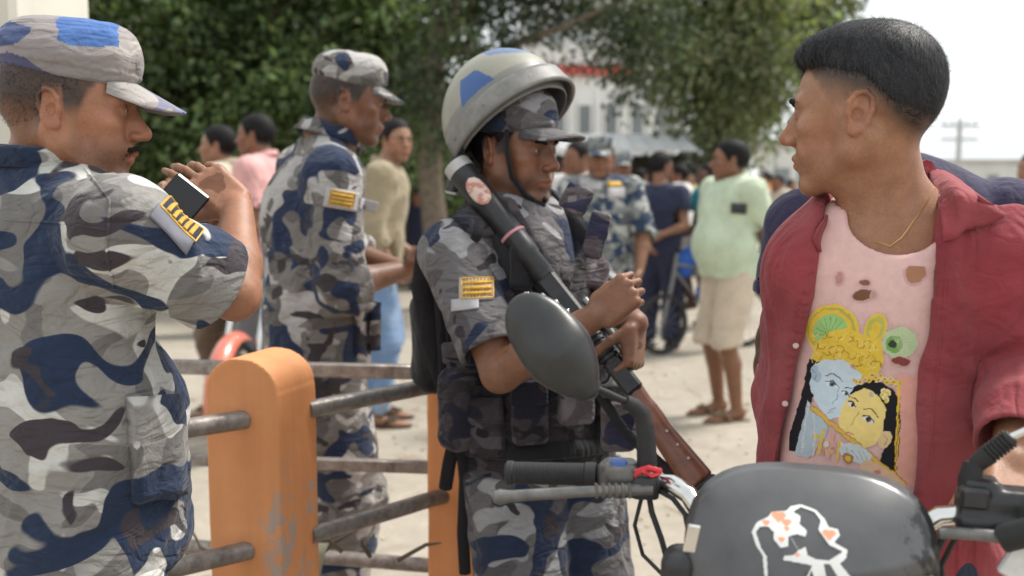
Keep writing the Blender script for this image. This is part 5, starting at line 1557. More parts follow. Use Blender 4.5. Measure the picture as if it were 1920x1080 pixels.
# printed picture on the tee and its tears, as colour on a sheet lying on the cloth
class Art:
    def __init__(s, x, y, base): s.x, s.y = x, y; s.c = np.repeat(np.array([base], float), len(x), 0); s.a = np.zeros(len(x), bool)
    def put(s, m, c):
        s.c[m] = c; s.a |= m
    def poly(s, pts, c): s.put(inpoly(s.x, s.y, pts), c)
    def el(s, cx, cy, rx, ry, c, deg=0, cond=None):
        t = math.radians(deg); dx, dy = s.x - cx, s.y - cy; u = dx * math.cos(t) + dy * math.sin(t); v = -dx * math.sin(t) + dy * math.cos(t)
        m = (u / rx) ** 2 + (v / ry) ** 2 < 1
        if cond is not None: m &= cond
        s.put(m, c)
    def line(s, pts, w, c, dash=0):
        for (x1, y1), (x2, y2) in zip(pts[:-1], pts[1:]):
            L2 = (x2 - x1) ** 2 + (y2 - y1) ** 2 + 1e-9; t = np.clip(((s.x - x1) * (x2 - x1) + (s.y - y1) * (y2 - y1)) / L2, 0, 1)
            m = np.hypot(s.x - x1 - t * (x2 - x1), s.y - y1 - t * (y2 - y1)) < w / 2
            if dash: m &= ((t * math.sqrt(L2)) % dash) < dash * .6
            s.put(m, c)
def sheet(bvh, c, u, v, w, h, nx, ny, proj, lift=.0015):
    """fine grid dropped onto a surface; returns points, and the local coordinates"""
    gx, gy = np.meshgrid(np.linspace(-.5, .5, nx), np.linspace(-.5, .5, ny), indexing='ij')
    cg = patch_on(bvh, c, u, v, w, h, lift, 33, 33, proj)
    fx = (gx + .5) * 32; fy = (gy + .5) * 32; i0 = np.minimum(fx.astype(int), 31); j0 = np.minimum(fy.astype(int), 31); a = (fx - i0)[..., None]; b2 = (fy - j0)[..., None]
    P_ = cg[i0, j0] * (1 - a) * (1 - b2) + cg[i0 + 1, j0] * a * (1 - b2) + cg[i0, j0 + 1] * (1 - a) * b2 + cg[i0 + 1, j0 + 1] * a * b2
    V = P_.reshape(-1, 3); idx = np.arange(nx * ny).reshape(nx, ny)
    F = np.stack([idx[:-1, :-1], idx[1:, :-1], idx[1:, 1:], idx[:-1, 1:]], -1).reshape(-1, 4)
    return V, F, gx.reshape(-1) * w, gy.reshape(-1) * h
cp_ = W(1618, 735, 1.46); SA = FPX / 1.46
V, F, lx, ly = sheet(bvt, cp_, -BD[:, 0], V3(0, 0, 1), .22, .39, 200, 320, VIEW(1618, 735))
ar = Art(((1618 + lx * SA) - 1380) * 2, ((735 - ly * SA) - 540) * 2, PINK)
jx = (vnoise(np.stack([ar.x * .06, ar.y * .06, 0 * ar.x], 1), 3) - .5) * 7; ar.x = ar.x + jx; ar.y = ar.y + jx[::-1]
GO, GD, GR, BK, BL, YE, SAL = (.8, .55, .07), (.4, .21, .03), (.36, .6, .22), (.02, .018, .022), (.62, .73, .81), (.9, .69, .25), (.8, .4, .33)
ar.poly([(600, 310), (695, 320), (695, 760), (660, 750), (590, 690)], SAL)
ar.poly([(262, 270), (310, 262), (285, 420), (262, 560), (240, 660), (165, 670), (200, 560), (235, 430)], BK)
ar.el(350, 150, 102, 104, GO, 0, ar.y < 230); ar.el(350, 152, 92, 94, (.5, .42, .1), 0, ar.y < 230); ar.el(345, 150, 84, 84, GO, 0, ar.y < 225); ar.el(345, 155, 66, 72, GR, 0, ar.y < 225)
for i in range(9):
    t = math.radians(180 + i * 22); ar.line([(345, 175), (345 + 62 * math.cos(t), 165 + 68 * math.sin(t))], 2.5, (.2, .34, .12))
ar.el(515, 135, 40, 62, GO, 18); ar.el(515, 135, 31, 50, (.52, .5, .12), 18); ar.el(513, 140, 18, 32, GO, 18)
ar.el(605, 185, 66, 58, (.52, .62, .38), -20); ar.el(585, 192, 32, 34, (.22, .4, .12), 10); ar.el(580, 192, 16, 18, (.05, .07, .05))
for i in range(12): ar.line([(595, 185), (595 + 75 * math.cos(i * .32 - 2.2), 175 + 66 * math.sin(i * .32 - 2.2))], 2, (.45, .58, .3))
ar.poly([(268, 265), (292, 205), (340, 155), (420, 135), (470, 165), (535, 175), (548, 262), (524, 336), (482, 338), (440, 285), (380, 264), (300, 280)], GO)
for i in range(46):
    h1, h2 = (i * 37 % 97) / 97, (i * 61 % 89) / 89; cx_, cy_ = 285 + h1 * 245, 165 + h2 * 130
    t = i * 1.7; r_ = 12 + 10 * h2
    ar.line([(cx_ + r_ * math.cos(t + q_ * .8), cy_ + r_ * math.sin(t + q_ * .8)) for q_ in range(5)], 3, GD if i % 2 else (.85, .66, .22))
ar.poly([(285, 292), (330, 268), (395, 266), (470, 318), (440, 385), (415, 430), (392, 500), (352, 510), (312, 470), (282, 420), (268, 380)], BL)
ar.el(292, 330, 20, 34, (.44, .54, .64), -12); ar.line([(280, 310), (296, 330), (290, 356)], 3, (.16, .2, .28))
ar.poly([(262, 440), (300, 480), (340, 520), (345, 570), (300, 640), (270, 680), (215, 680), (240, 560)], (.46, .55, .62))
ar.poly([(430, 405), (470, 366), (530, 385), (572, 440), (560, 520), (535, 590), (490, 618), (430, 596), (384, 522), (402, 450)], YE)
ar.poly([(438, 372), (520, 332), (598, 376), (620, 480), (612, 710), (545, 668), (566, 600), (556, 520), (566, 450), (530, 396), (478, 372), (428, 405)], BK)
ar.el(566, 572, 24, 36, (.78, .58, .3), 20); ar.line([(560, 552), (575, 572), (562, 596)], 3, (.45, .25, .1))
for i in range(16):
    t = i / 15; cx_, cy_ = 440 + t * 170, 345 - 25 * math.sin(t * 3.1) + (i % 3) * 9; ar.el(cx_, cy_, 11, 9, GO if i % 2 else (.8, .6, .3)); ar.el(cx_, cy_, 4, 4, GD)
for i in range(10): ar.el(560 + 8 * math.sin(i), 380 + i * 4, 16 - i, 10, GO if i % 2 else (.85, .75, .5)); 
ar.el(608, 520, 6, 190, GO, 0); ar.line([(612, 400), (606, 700)], 3, GD)
def face(ex, ey, w_, deg, brow, ic):
    ar.el(ex, ey, w_, w_ * .46, (.78, .8, .8), deg); ar.el(ex + 1, ey, w_ * .42, w_ * .42, ic, deg); ar.el(ex + 1, ey, w_ * .2, w_ * .2, BK)
    t = math.radians(deg); ar.line([(ex - w_ * math.cos(t), ey - w_ * math.sin(t)), (ex + 2, ey - w_ * .52), (ex + w_ * math.cos(t), ey + w_ * math.sin(t))], 3.6, BK); ar.line(brow, 4, BK)
face(356, 366, 27, 22, [(330, 332), (362, 322), (396, 352)], (.12, .2, .3)); face(412, 404, 17, 30, [(405, 380), (430, 378)], (.12, .2, .3))
face(438, 444, 19, 30, [(432, 412), (458, 428)], (.16, .09, .04)); face(498, 498, 26, 28, [(478, 456), (510, 456), (534, 484)], (.16, .09, .04))
ar.line([(384, 380), (376, 430), (362, 444)], 3, (.3, .38, .48)); ar.line([(352, 474), (372, 466)], 6, (.55, .42, .5)); ar.line([(346, 486), (366, 480)], 4, (.38, .42, .52))
ar.line([(462, 470), (440, 522), (434, 530)], 3, (.5, .32, .1)); ar.line([(420, 556), (446, 566)], 7, (.66, .28, .2)); ar.el(506, 398, 9, 10, (.55, .5, .4))
for i in range(9): ar.el(300 + i * 14, 590 + (i * 29 % 60), 14, 9, (GO, SAL, (.6, .3, .2), (.8, .72, .6))[i % 4], i * 40)
ar.line([(330, 560), (310, 660)], 10, GO); ar.line([(370, 570), (350, 670)], 10, SAL); ar.line([(395, 590), (385, 680)], 8, GO)
ar.line([(268, 450), (255, 540), (244, 670)], 8, (.7, .7, .68), 12); ar.line([(286, 480), (296, 600), (290, 670)], 6, (.75, .68, .6), 10)
ar.line([(282, 470), (640, 742)], 22, GD); ar.line([(282, 470), (640, 742)], 16, (.74, .47, .1))
ar.el(455, 640, 62, 36, (.62, .67, .68), 15); [ar.line([(420 + i * 22, 622 + i * 4), (448 + i * 20, 660 + i * 3)], 2.5, (.3, .36, .4)) for i in range(4)]
ar.el(430, 664, 22, 22, (.42, .2, .1)); ar.el(430, 664, 12, 12, GO)
ar.poly([(500, 660), (560, 680), (620, 720), (660, 760), (480, 760), (470, 690)], (.76, .5, .34)); ar.el(540, 708, 12, 10, (.6, .25, .2))
# tears in the cloth, skin showing
for cx_, cy_, rx, ry, dg, c in ((652, -90, 34, 42, 12, (.4, .2, .12)), (464, 4, 40, 20, -12, (.2, .09, .055)), (466, -44, 18, 9, 0, (.24, .11, .07)), (612, 258, 34, 16, 6, (.26, .07, .06)), (372, -60, 12, 22, 10, (.5, .26, .25)), (500, 2, 8, 14, 0, (.5, .3, .27))):
    ar.el(cx_, cy_, rx + 4, ry + 4, (.62, .33, .31), dg); ar.el(cx_, cy_, rx, ry, c, dg)
keep = ar.a[F].any(1); used = np.unique(F[keep]); mp = np.full(len(V), -1); mp[used] = np.arange(len(used))
mk('printed_picture', V[used], mp[F[keep]], PRINT, tm, True, ar.c[used])

# ---- E: broad man in navy right behind
he = W(1592, 205, 2.12); RE = rot(70)
J = pose(W(1690, 400, 2.14)[0], 2.14, 172, 1.71, hip_yaw=175, sh=1.2)
J['head'] = he; J['neck'] = W(1672, 352, 2.14)
J['shr'] = W(1508, 434, 2.14); J['shl'] = W(1893, 415, 2.12)
J['elr'] = W(1456, 640, 2.16); J['wrr'] = W(1450, 800, 2.04)
NAVYC = mat_cloth('navy_cotton', (.035, .03, .07), var=.2)
Eo = figure('broad man in navy tee hidden behind the red-shirted man', J, (.12, .055, .032), (he, RE, 1.0),
    [('tee_shirt', shirt_prims(J, .024, sleeve=.62, wide=1.08), NAVYC, .008, dict(amp=.006, f=9, seed=45, J=J)), ('trousers', trouser_prims(J, .03, J['pelvis'][2] + .06), mat_cloth('grey_trouser_cloth', (.12, .12, .13)), .01, dict(amp=.006, seed=46))],
    res=.008, hres=.0045, style='quiff', hairn=3000, hlen=.03, feet='shoe', brows=False, eyeson=False, hlift=.5)
# ------------------------------------------------------------------ motorcycles
RUB = mat_plain('black_rubber', (.018, .018, .019), .7, var=.3, scale=60, bmp=.3, bscale=300)
CHR = mat_plain('chrome', (.66, .65, .63), .16, metal=1.0, var=.08)
DKM = mat_plain('dark_metal', (.05, .05, .052), .4, metal=.6, var=.3)
BPL = mat_plain('black_plastic', (.024, .024, .026), .38, var=.25, scale=50, bmp=.08)
RUBG = mat_plain('grey_worn_metal', (.16, .155, .15), .4, metal=.6, var=.3, scale=40)
def wheel(e, c, axle, r, name='wheel', spokes=20, tw=.045):
    axle = unit(axle)
    o = MB().lathe(c, axle, [(r * .8, -tw), (r * .93, -tw * .95), (r, -tw * .4), (r, tw * .4), (r * .93, tw * .95), (r * .8, tw), (r * .8, -tw)], 36).build('tyre', RUB, None, True) if False else None
    w = MB().lathe(c, axle, [(.0, -.05), (.035, -.05), (.04, -.03), (.025, 0), (.04, .03), (.035, .05), (0, .05)], 14).build(name, DKM, e, True)
    MB().lathe(c, axle, [(r * .82, -tw * .8), (r * .93, -tw * .95), (r * .985, -tw * .6), (r, 0), (r * .985, tw * .6), (r * .93, tw * .95), (r * .82, tw * .8), (r * .82, -tw * .8)], 36).build('tyre', RUB, w, True)
    MB().lathe(c, axle, [(r * .76, -tw * .6), (r * .83, -tw * .75), (r * .8, 0), (r * .83, tw * .75), (r * .76, tw * .6), (r * .76, -tw * .6)], 36).build('rim', CHR, w, True)
    u = unit(np.cross(axle, [0, 0, 1])); v = np.cross(axle, u)
    for i in range(spokes):
        a = 2 * math.pi * i / spokes; s = (i % 2 * 2 - 1) * .03; b = a + .35 * (1 if i % 4 < 2 else -1)
        MB().tube([c + axle * s + (u * math.cos(a) + v * math.sin(a)) * .036, c + (u * math.cos(b) + v * math.sin(b)) * r * .79], .002, 4, False).build('spoke', CHR, w)
    return w
def motorcycle(base, yaw, steer, label, paint, cowl=False, bars=True, light=True, rear_d=1.28):
    """base: ground under the steering head; yaw: heading of the machine"""
    base = np.asarray(base, float); e = empty('motorcycle', base, label, 'motorcycle')
    R = rot(yaw); S = rot(yaw + steer)
    Q = lambda f, r, z: base + R @ V3(r, f, z); H = lambda f, r, z: base + S @ V3(r, f, z)
    wheel(e, H(.42, 0, .3), S @ V3(1, 0, 0), .3); wheel(e, Q(-rear_d + .42, 0, .3), R @ V3(1, 0, 0), .3, tw=.055)
    for s in (-1, 1):
        MB().tube([H(.42, s * .09, .3), H(.3, s * .09, .52)], .027, 12).build('fork_slider', DKM, e, True)
        MB().tube([H(.3, s * .09, .52), H(.02, s * .09, .98)], .018, 12).build('fork_tube', CHR, e, True)
    g = np.zeros((17, 7, 3))
    for i in range(17):
        a = -.25 + 2.5 * i / 16
        for j in range(7):
            x = j / 6 * 2 - 1; rr = .335 + .015 * (1 - x * x) - .03 * x * x
            g[i, j] = H(.42 + math.cos(a) * rr, x * .062, .3 + math.sin(a) * rr)
    V, F = plate(g, .003); mk('front_mudguard', V, F, paint, e)
    q = [ell(Q(-.36, 0, .86), (.13, .27, .13), R, .05), ell(Q(-.2, 0, .9), (.115, .16, .1), R, .05), half(Q(0, 0, .72), (0, 0, -1), .02)]
    V, F = mesh_sdf(q, Q(-.36, 0, .86) - .42, Q(-.36, 0, .86) + .42, .012); mk('tank', V, F, paint, e)
    q = [rbox(Q(-.92, 0, .8), (.125, .36, .05), .045, R, .03), ell(Q(-.66, 0, .78), (.11, .14, .06), R, .04)]
    V, F = mesh_sdf(q, Q(-.9, 0, .8) - .5, Q(-.9, 0, .8) + .5, .012); mk('seat', V, F, BLACK, e)
    q = [rbox(Q(-.42, 0, .42), (.12, .17, .13), .04, R, .03), cone(Q(-.36, 0, .5), Q(-.28, 0, .7), .085, .075, .02)]
    V, F = mesh_sdf(q, Q(-.4, 0, .5) - .4, Q(-.4, 0, .5) + .4, .012); mk('engine', V, F, DKM, e)
    for i in range(5): MB().box(Q(-.34 + i * .016, 0, .56 + i * .03), (.1, .095, .004), R, .002).build('cooling_fin', DKM, e)
    MB().tube([Q(-.02, 0, .95), Q(-.1, 0, .7), Q(-.3, 0, .3), Q(-.62, 0, .3), Q(-.7, 0, .6), Q(-.62, 0, .78), Q(-.1, 0, .88)], .02, 10).build('frame', DKM, e, True)
    for s in (-1, 1):
        MB().tube([Q(-.6, s * .1, .35), Q(-rear_d + .42, s * .1, .3)], .018, 8).build('swing_arm', DKM, e, True)
        MB().tube([Q(-rear_d + .46, s * .12, .36), Q(-.72, s * .12, .68)], .026, 10).build('shock', CHR, e, True)
        MB().tube([Q(-.5, s * .1, .3), Q(-.5, s * .27, .3)], .012, 8).build('footrest', RUB, e, True)
    MB().tube([Q(-.24, .06, .55), Q(-.16, .1, .38), Q(-.3, .13, .25), Q(-.6, .15, .26), Q(-1.1, .17, .34)], [.018, .018, .02, .032, .042], 12).build('exhaust', CHR, e, True)
    g = np.zeros((13, 5, 3))
    for i in range(13):
        a = .5 + 1.9 * i / 12
        for j in range(5): x = j / 4 * 2 - 1; g[i, j] = Q(-rear_d + .42 + math.cos(a) * .345, x * .07, .3 + math.sin(a) * .345 + .02 * (1 - x * x))
    V, F = plate(g, .004); mk('rear_mudguard', V, F, paint, e)
    MB().box(Q(-1.24, 0, .72), (.06, .03, .035), R, .01).build('tail_light', mat_plain('red_lens', (.4, .02, .02), .2), e)
    if light:
        hl = MB().lathe(H(.1, 0, .86), S @ V3(0, 1, 0), [(.0, -.07), (.05, -.06), (.085, -.01), (.092, .03), (.085, .035)], 20).build('headlight', BPL, e, True)
        MB().lathe(H(.1, 0, .86), S @ V3(0, 1, 0), [(.085, .032), (.06, .045), (0, .052)], 20).build('lens', mat_plain('lamp_glass', (.55, .56, .56), .06, spec=.9), hl, True)
    if bars:
        MB().tube([H(-.12, -.38, 1.04), H(-.06, -.2, 1.05), H(.0, -.08, 1.0), H(.0, .08, 1.0), H(-.06, .2, 1.05), H(-.12, .38, 1.04)], .012, 10).build('handlebar', CHR, e, True)
        for s in (-1, 1):
            MB().tube([H(-.12, s * .39, 1.04), H(-.085, s * .26, 1.045)], .017, 10).build('grip', RUB, e, True)
            MB().tube([H(-.04, s * .36, 1.035), H(-.02, s * .2, 1.04)], .006, 8).build('lever', CHR, e, True)
            mo = MB().lathe(H(-.02, s * .34, 1.22), S @ V3(0, 1, 0), [(0, .02), (.04, .014), (.058, 0), (.056, -.006), (0, -.006)], 16).build('mirror', BPL, e, True)
            MB().tube([H(-.07, s * .22, 1.05), H(-.05, s * .24, 1.14), H(-.03, s * .33, 1.2)], .006, 8).build('mirror_stem', CHR, e, True)
    return e, R, S
# red one parked beyond the railing
REDP = mat_plain('salmon_red_paint', (.62, .16, .11), .3, var=.1, coat=.4)
rb0 = W(405, 640, 5.45) + V3(.13, .4, 0); rb0[2] = 0
motorcycle(rb0, 162, 14, 'red motorcycle with salmon mudguard parked behind the capped soldier', REDP)
rb1 = W(318, 600, 9.6); rb1[2] = 0
motorcycle(rb1, 95, 20, 'dark motorcycle parked side-on behind the left soldier', mat_plain('black_paint', (.02, .022, .03), .25, coat=.5))
# the near machine, its nose to the camera
bl, br = W(1210, 905, 1.36), W(1815, 955, 1.25)
cb = (bl + br) / 2; bdir = unit(br - bl); sf = unit(np.cross(V3(0, 0, 1), bdir)); sf = sf if sf[1] < 0 else -sf   # towards the camera
steer_yaw = math.degrees(math.atan2(-sf[0], sf[1])); frame_yaw = steer_yaw - 13
nb = V3(cb[0], cb[1], 0) - sf * .02
bike, RF, SF = motorcycle(nb, frame_yaw, steer_yaw - frame_yaw, 'black motorcycle with stickered visor and oval mirror, nearest the camera', mat_plain('black_gloss_paint', (.018, .018, .02), .2, coat=.6), bars=False, light=True, rear_d=1.3)
# visor
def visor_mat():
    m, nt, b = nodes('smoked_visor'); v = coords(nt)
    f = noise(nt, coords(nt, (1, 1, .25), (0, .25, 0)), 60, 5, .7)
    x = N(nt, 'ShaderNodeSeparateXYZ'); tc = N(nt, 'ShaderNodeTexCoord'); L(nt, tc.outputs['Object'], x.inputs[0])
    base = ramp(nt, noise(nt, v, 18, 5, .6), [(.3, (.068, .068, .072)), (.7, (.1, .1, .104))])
    am = ramp(nt, addv(nt, x.outputs['X'], f, .16), [(.17, 0), (.185, 1)])  # streaky dark reflection painted into the colour at the visor's right
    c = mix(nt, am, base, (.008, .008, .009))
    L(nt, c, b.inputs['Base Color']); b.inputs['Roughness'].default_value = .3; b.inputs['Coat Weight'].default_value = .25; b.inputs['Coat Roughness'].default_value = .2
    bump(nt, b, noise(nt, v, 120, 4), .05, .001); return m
vc = W(1514, 1050, 1.215); vy = sf
vx = unit(np.cross(V3(0, 0, 1), -vy)); vx = vx if vx[0] > 0 else -vx
n, m = 49, 15; g = np.zeros((n, m, 3)); hw, hh = .146, .103
for i in range(n):
    a = 2 * math.pi * i / (n - 1)
    ca, sa = math.cos(a), math.sin(a)
    ex = 2 / 2.9; px_, pz_ = abs(ca) ** ex * np.sign(ca), abs(sa) ** ex * np.sign(sa)
    for j in range(m):
        r = j / (m - 1) * .999 + .001
        zz = pz_ * r
        xw = hw * (1 - .12 * max(-zz, 0))
        g[i, j] = vc + vx * px_ * r * xw + V3(0, 0, 1) * zz * (hh if zz > 0 else .19) + vy * (.055 * (1 - r ** 2.4) - .05 * zz)
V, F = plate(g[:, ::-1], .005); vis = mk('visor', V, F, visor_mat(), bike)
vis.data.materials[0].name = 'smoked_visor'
bvvis = bvh_of(vis)
# sticker
cs = W(1500, 1012, 1.17); SS = FPX / 1.165
V, F, lx, ly = sheet(bvvis, cs, vx, V3(0, 0, 1), .125, .125, 150, 150, VIEW(1500, 1012), .0012)
ar = Art(((1500 + lx * SS) - 1380) * 2, ((1012 - ly * SS) - 540) * 2, (0, 0, 0))
WH = (.78, .77, .75); OR = (.82, .36, .22); GY = (.1, .1, .105)
ar.poly([(58, 930), (75, 890), (118, 862), (130, 842), (185, 832), (200, 812), (240, 800), (295, 818), (328, 850), (345, 882), (378, 888), (386, 912), (366, 942), (414, 966), (408, 1000), (388, 1022), (446, 1090), (400, 1110), (350, 1030), (330, 1030), (345, 1110), (300, 1110), (285, 1060), (270, 1110), (115, 1110), (104, 1020), (78, 985)], WH)
gm = []
def grey(pts): gm.append(inpoly(ar.x, ar.y, pts))
grey([(78, 930), (92, 908), (120, 905), (142, 925), (140, 950), (170, 985), (200, 975), (200, 935), (230, 925), (262, 932), (265, 905), (238, 880), (242, 850), (215, 835), (240, 815), (290, 830), (312, 862), (304, 898), (345, 955), (392, 975), (345, 1012), (300, 1012), (270, 1000), (262, 965), (236, 985), (215, 1005), (182, 1012), (180, 1030), (235, 1035), (285, 1040), (262, 1095), (130, 1110), (122, 1020), (100, 990)])
for mm in gm: ar.a[mm] = False
ar.line([(205, 935), (235, 985)], 5, WH)
for hx, hy, hs in ((158, 858, 26), (188, 880, 18), (112, 888, 14), (345, 912, 24), (232, 1004, 9), (172, 950, 12), (190, 905, 10)):
    ar.el(hx - hs * .45, hy - hs * .2, hs * .6, hs * .55, OR); ar.el(hx + hs * .45, hy - hs * .2, hs * .6, hs * .55, OR); ar.poly([(hx - hs, hy), (hx + hs, hy), (hx, hy + hs * 1.1)], OR)
keep = ar.a[F].all(1); used = np.unique(F[keep]); mp = np.full(len(V), -1); mp[used] = np.arange(len(used))
mk('sticker', V[used], mp[F[keep]], STICK, vis, True, ar.c[used], label='white sticker of a kissing couple silhouette with orange hearts')
# small emblem at the visor's left edge
MB().box(W(1297, 1010, 1.18), (.008, .003, .017), rot(10, 0, 12), .002).build('emblem', CHR, bike)
# handlebar
T = lambda pts, r, nm, mt, par=None, seg=12, fl=None: MB().tube([W(*p) for p in pts], r, seg, fl=fl).build(nm, mt, par or bike, True)
T([(1225, 905, 1.36), (1262, 908, 1.335), (1292, 928, 1.31), (1310, 962, 1.3), (1420, 1010, 1.3), (1620, 1010, 1.28), (1735, 985, 1.255), (1760, 968, 1.25), (1830, 962, 1.245)], .0125, 'handlebar', CHR, None, 14)
T([(1130, 888, 1.375), (1225, 900, 1.36)], .0115, 'bar_end_tube', DKM)
gr = MB(); ga, gb = W(948, 886, 1.395), W(1118, 890, 1.372); gd = unit(gb - ga); gl = np.linalg.norm(gb - ga)
prof = [(0, 0), (.013, 0), (.0165, .003), (.0165, .01), (.0145, .012)]
for i in range(26): z = .014 + i * (gl - .03) / 26; prof += [(.0152, z), (.0152, z + .0028), (.0143, z + .0032), (.0143, z + .004)]
prof += [(.0168, gl - .014), (.0168, gl), (.012, gl)]
gr.lathe(ga, gd, prof, 22); gr.build('grip', RUB, bike, True)
# switch block with its blue button
q = [rbox(W(1163, 890, 1.365), (.022, .021, .02), .008, rot(-5), .01), cone(W(1140, 890, 1.37), W(1190, 895, 1.362), .0185, .0185, .01)]
V, F = mesh_sdf(q, W(1163, 890, 1.365) - .06, W(1163, 890, 1.365) + .06, .003); sw = mk('switch_block', V, F, RUBG, bike)
MB().box(W(1160, 870, 1.35), (.0115, .006, .007), rot(-5), .003).build('button', mat_plain('blue_plastic', (.07, .13, .36), .35), sw)
# lever and its perch
T([(938, 932, 1.335), (960, 930, 1.333), (1040, 925, 1.33), (1130, 920, 1.33), (1222, 917, 1.335)], [.0105, .008, .0078, .0072, .009], 'clutch_lever', RUBG, None, 12)
MB().lathe(W(938, 932, 1.335), (1, 0, 0), [(0, -.011), (.008, -.008), (.011, 0), (.008, .008), (0, .011)], 12).build('lever_ball', RUBG, bike, True)
q = [rbox(W(1212, 908, 1.35), (.017, .02, .017), .006, rot(-8), .008), cone(W(1160, 922, 1.34), W(1215, 915, 1.34), .009, .011, .006), cone(W(1212, 905, 1.35), W(1212, 870, 1.352), .013, .012, .006)]
V, F = mesh_sdf(q, W(1200, 905, 1.35) - .08, W(1200, 905, 1.35) + .08, .003); mk('lever_perch', V, F, DKM, bike)
for t in np.linspace(1118, 1180, 6): MB().lathe(W(t, 920, 1.332), W(1222, 917, 1.335) - W(1040, 925, 1.33), [(.008, -.0025), (.0105, -.0015), (.0105, .0015), (.008, .0025)], 12).build('boot_rib', mat_plain('dusty_rubber', (.11, .1, .085), .8), bike, True)
T([(1192, 886, 1.33), (1215, 878, 1.325), (1238, 884, 1.335)], .0045, 'red_tie', mat_plain('red_ribbon', (.5, .02, .03), .5), None, 8)
T([(1190, 892, 1.328), (1205, 884, 1.322), (1222, 893, 1.325), (1236, 888, 1.33)], .0028, 'red_tie', mat_plain('red_ribbon', (.5, .02, .03), .5), None, 6)
# left mirror
T([(1213, 872, 1.352), (1212, 830, 1.353), (1208, 795, 1.352)], [.0135, .0132, .0125], 'stem_boot', RUB)
T([(1208, 800, 1.352), (1203, 775, 1.35), (1188, 760, 1.345), (1172, 752, 1.34)], [.012, .0115, .0105, .009], 'stem_elbow', RUB)
T([(1178, 755, 1.342), (1140, 738, 1.335), (1098, 720, 1.33)], .0048, 'mirror_stem', RUB)
mc = W(1024, 633, 1.30); du = unit(W(1085, 712, 1.315) - W(968, 566, 1.30)); vw = VIEW(1022, 632); du = unit(du - (du @ vw) * vw)
dn = unit(vw + V3(.25, 0, -.1)); dn = unit(dn - (dn @ du) * du); dw = np.cross(du, dn); RM = np.stack([du, dw, dn], 1)
q = [ell(mc, (.066, .0435, .021), RM, .01), ell(mc + du * .03, (.052, .037, .02), RM, .02), cone(mc + du * .03, mc + du * .086, .032, .011, .03), half(mc + dn * .012, dn, .003)]
V, F = mesh_sdf(q, mc - .11, mc + .11, .0025); mi = mk('mirror', V, F, mat_plain('matt_mirror_back', (.026, .027, .028), .33, var=.2, scale=30, bmp=.08, bscale=500), bike)
V, F = mesh_sdf([ell(mc + dn * .0125, (.068, .045, .002), RM, .01)], mc - .1, mc + .1, .003); mk('mirror_glass', V, F, CHR, mi)
# right-hand controls
q = [rbox(W(1850, 955, 1.235), (.035, .022, .02), .007, rot(-16), .01), rbox(W(1862, 985, 1.225), (.04, .018, .012), .005, rot(-16), .008), rbox(W(1838, 925, 1.24), (.02, .02, .02), .006, rot(-16), .008), rbox(W(1905, 940, 1.225), (.03, .02, .016), .006, rot(-16), .008)]
V, F = mesh_sdf(q, W(1860, 955, 1.235) - .12, W(1860, 955, 1.235) + .12, .003); mk('control_housing', V, F, BPL, bike)
T([(1760, 1000, 1.215), (1800, 1000, 1.21), (1845, 1003, 1.205), (1960, 1015, 1.19)], [.007, .0075, .008, .007], 'brake_lever', RUBG)
MB().box(W(1826, 932, 1.222), (.016, .012, .013), rot(-16), .004).build('reservoir', BPL, bike)
T([(1822, 940, 1.24), (1818, 900, 1.24), (1826, 868, 1.24)], [.0155, .014, .012], 'stem_boot', RUB)
ra, rb3 = W(1828, 872, 1.24), W(1898, 818, 1.22); rdv = unit(rb3 - ra); ll = np.linalg.norm(rb3 - ra)
prof = [(0, 0), (.0105, 0)]
for i in range(7): z = ll * (.35 + i * .09); prof += [(.0125, z), (.0125, z + ll * .045), (.0098, z + ll * .05), (.0098, z + ll * .085)]
MB().lathe(ra, rdv, prof + [(.008, ll), (0, ll)], 16).build('stem_bellows', RUB, bike, True)
T([(1893, 820, 1.221), (1925, 806, 1.215), (1990, 790, 1.2)], .005, 'mirror_stem', CHR)
mc2 = W(2040, 720, 1.18); V, F = mesh_sdf([ell(mc2, (.07, .018, .048), rot(-10), .01)], mc2 - .1, mc2 + .1, .006); mk('mirror', V, F, BPL, bike)
T([(1880, 1010, 1.2), (1960, 990, 1.17)], .017, 'grip', RUB)
# hoses and wires
for pts, r in (([(1215, 920, 1.35), (1222, 960, 1.34), (1240, 1010, 1.33), (1258, 1075, 1.32), (1290, 1160, 1.3)], .0042), ([(1232, 918, 1.345), (1262, 935, 1.32), (1285, 965, 1.3), (1300, 1040, 1.28), (1330, 1140, 1.27)], .0035), ([(1205, 925, 1.345), (1190, 985, 1.35), (1205, 1040, 1.36), (1250, 1085, 1.34)], .0028), ([(1770, 1005, 1.22), (1752, 1040, 1.22), (1748, 1090, 1.23)], .0045), ([(1850, 990, 1.22), (1790, 1010, 1.23), (1765, 1060, 1.24), (1770, 1120, 1.25)], .0035)):
    T(pts, r, 'control_cable', RUB, None, 8)
MB().box(W(1912, 1050, 1.2), (.016, .006, .025), rot(-20, 0, 25), .003).build('number_plate', mat_plain('worn_white_plate', (.6, .6, .58), .5, var=.2), bike)
q = [rbox(W(1276, 1098, 1.27), (.024, .03, .05), .02, rot(-15), .01)]
V, F = mesh_sdf(q, W(1276, 1098, 1.27) - .1, W(1276, 1098, 1.27) + .1, .005); mk('side_cowl', V, F, BPL, bike)
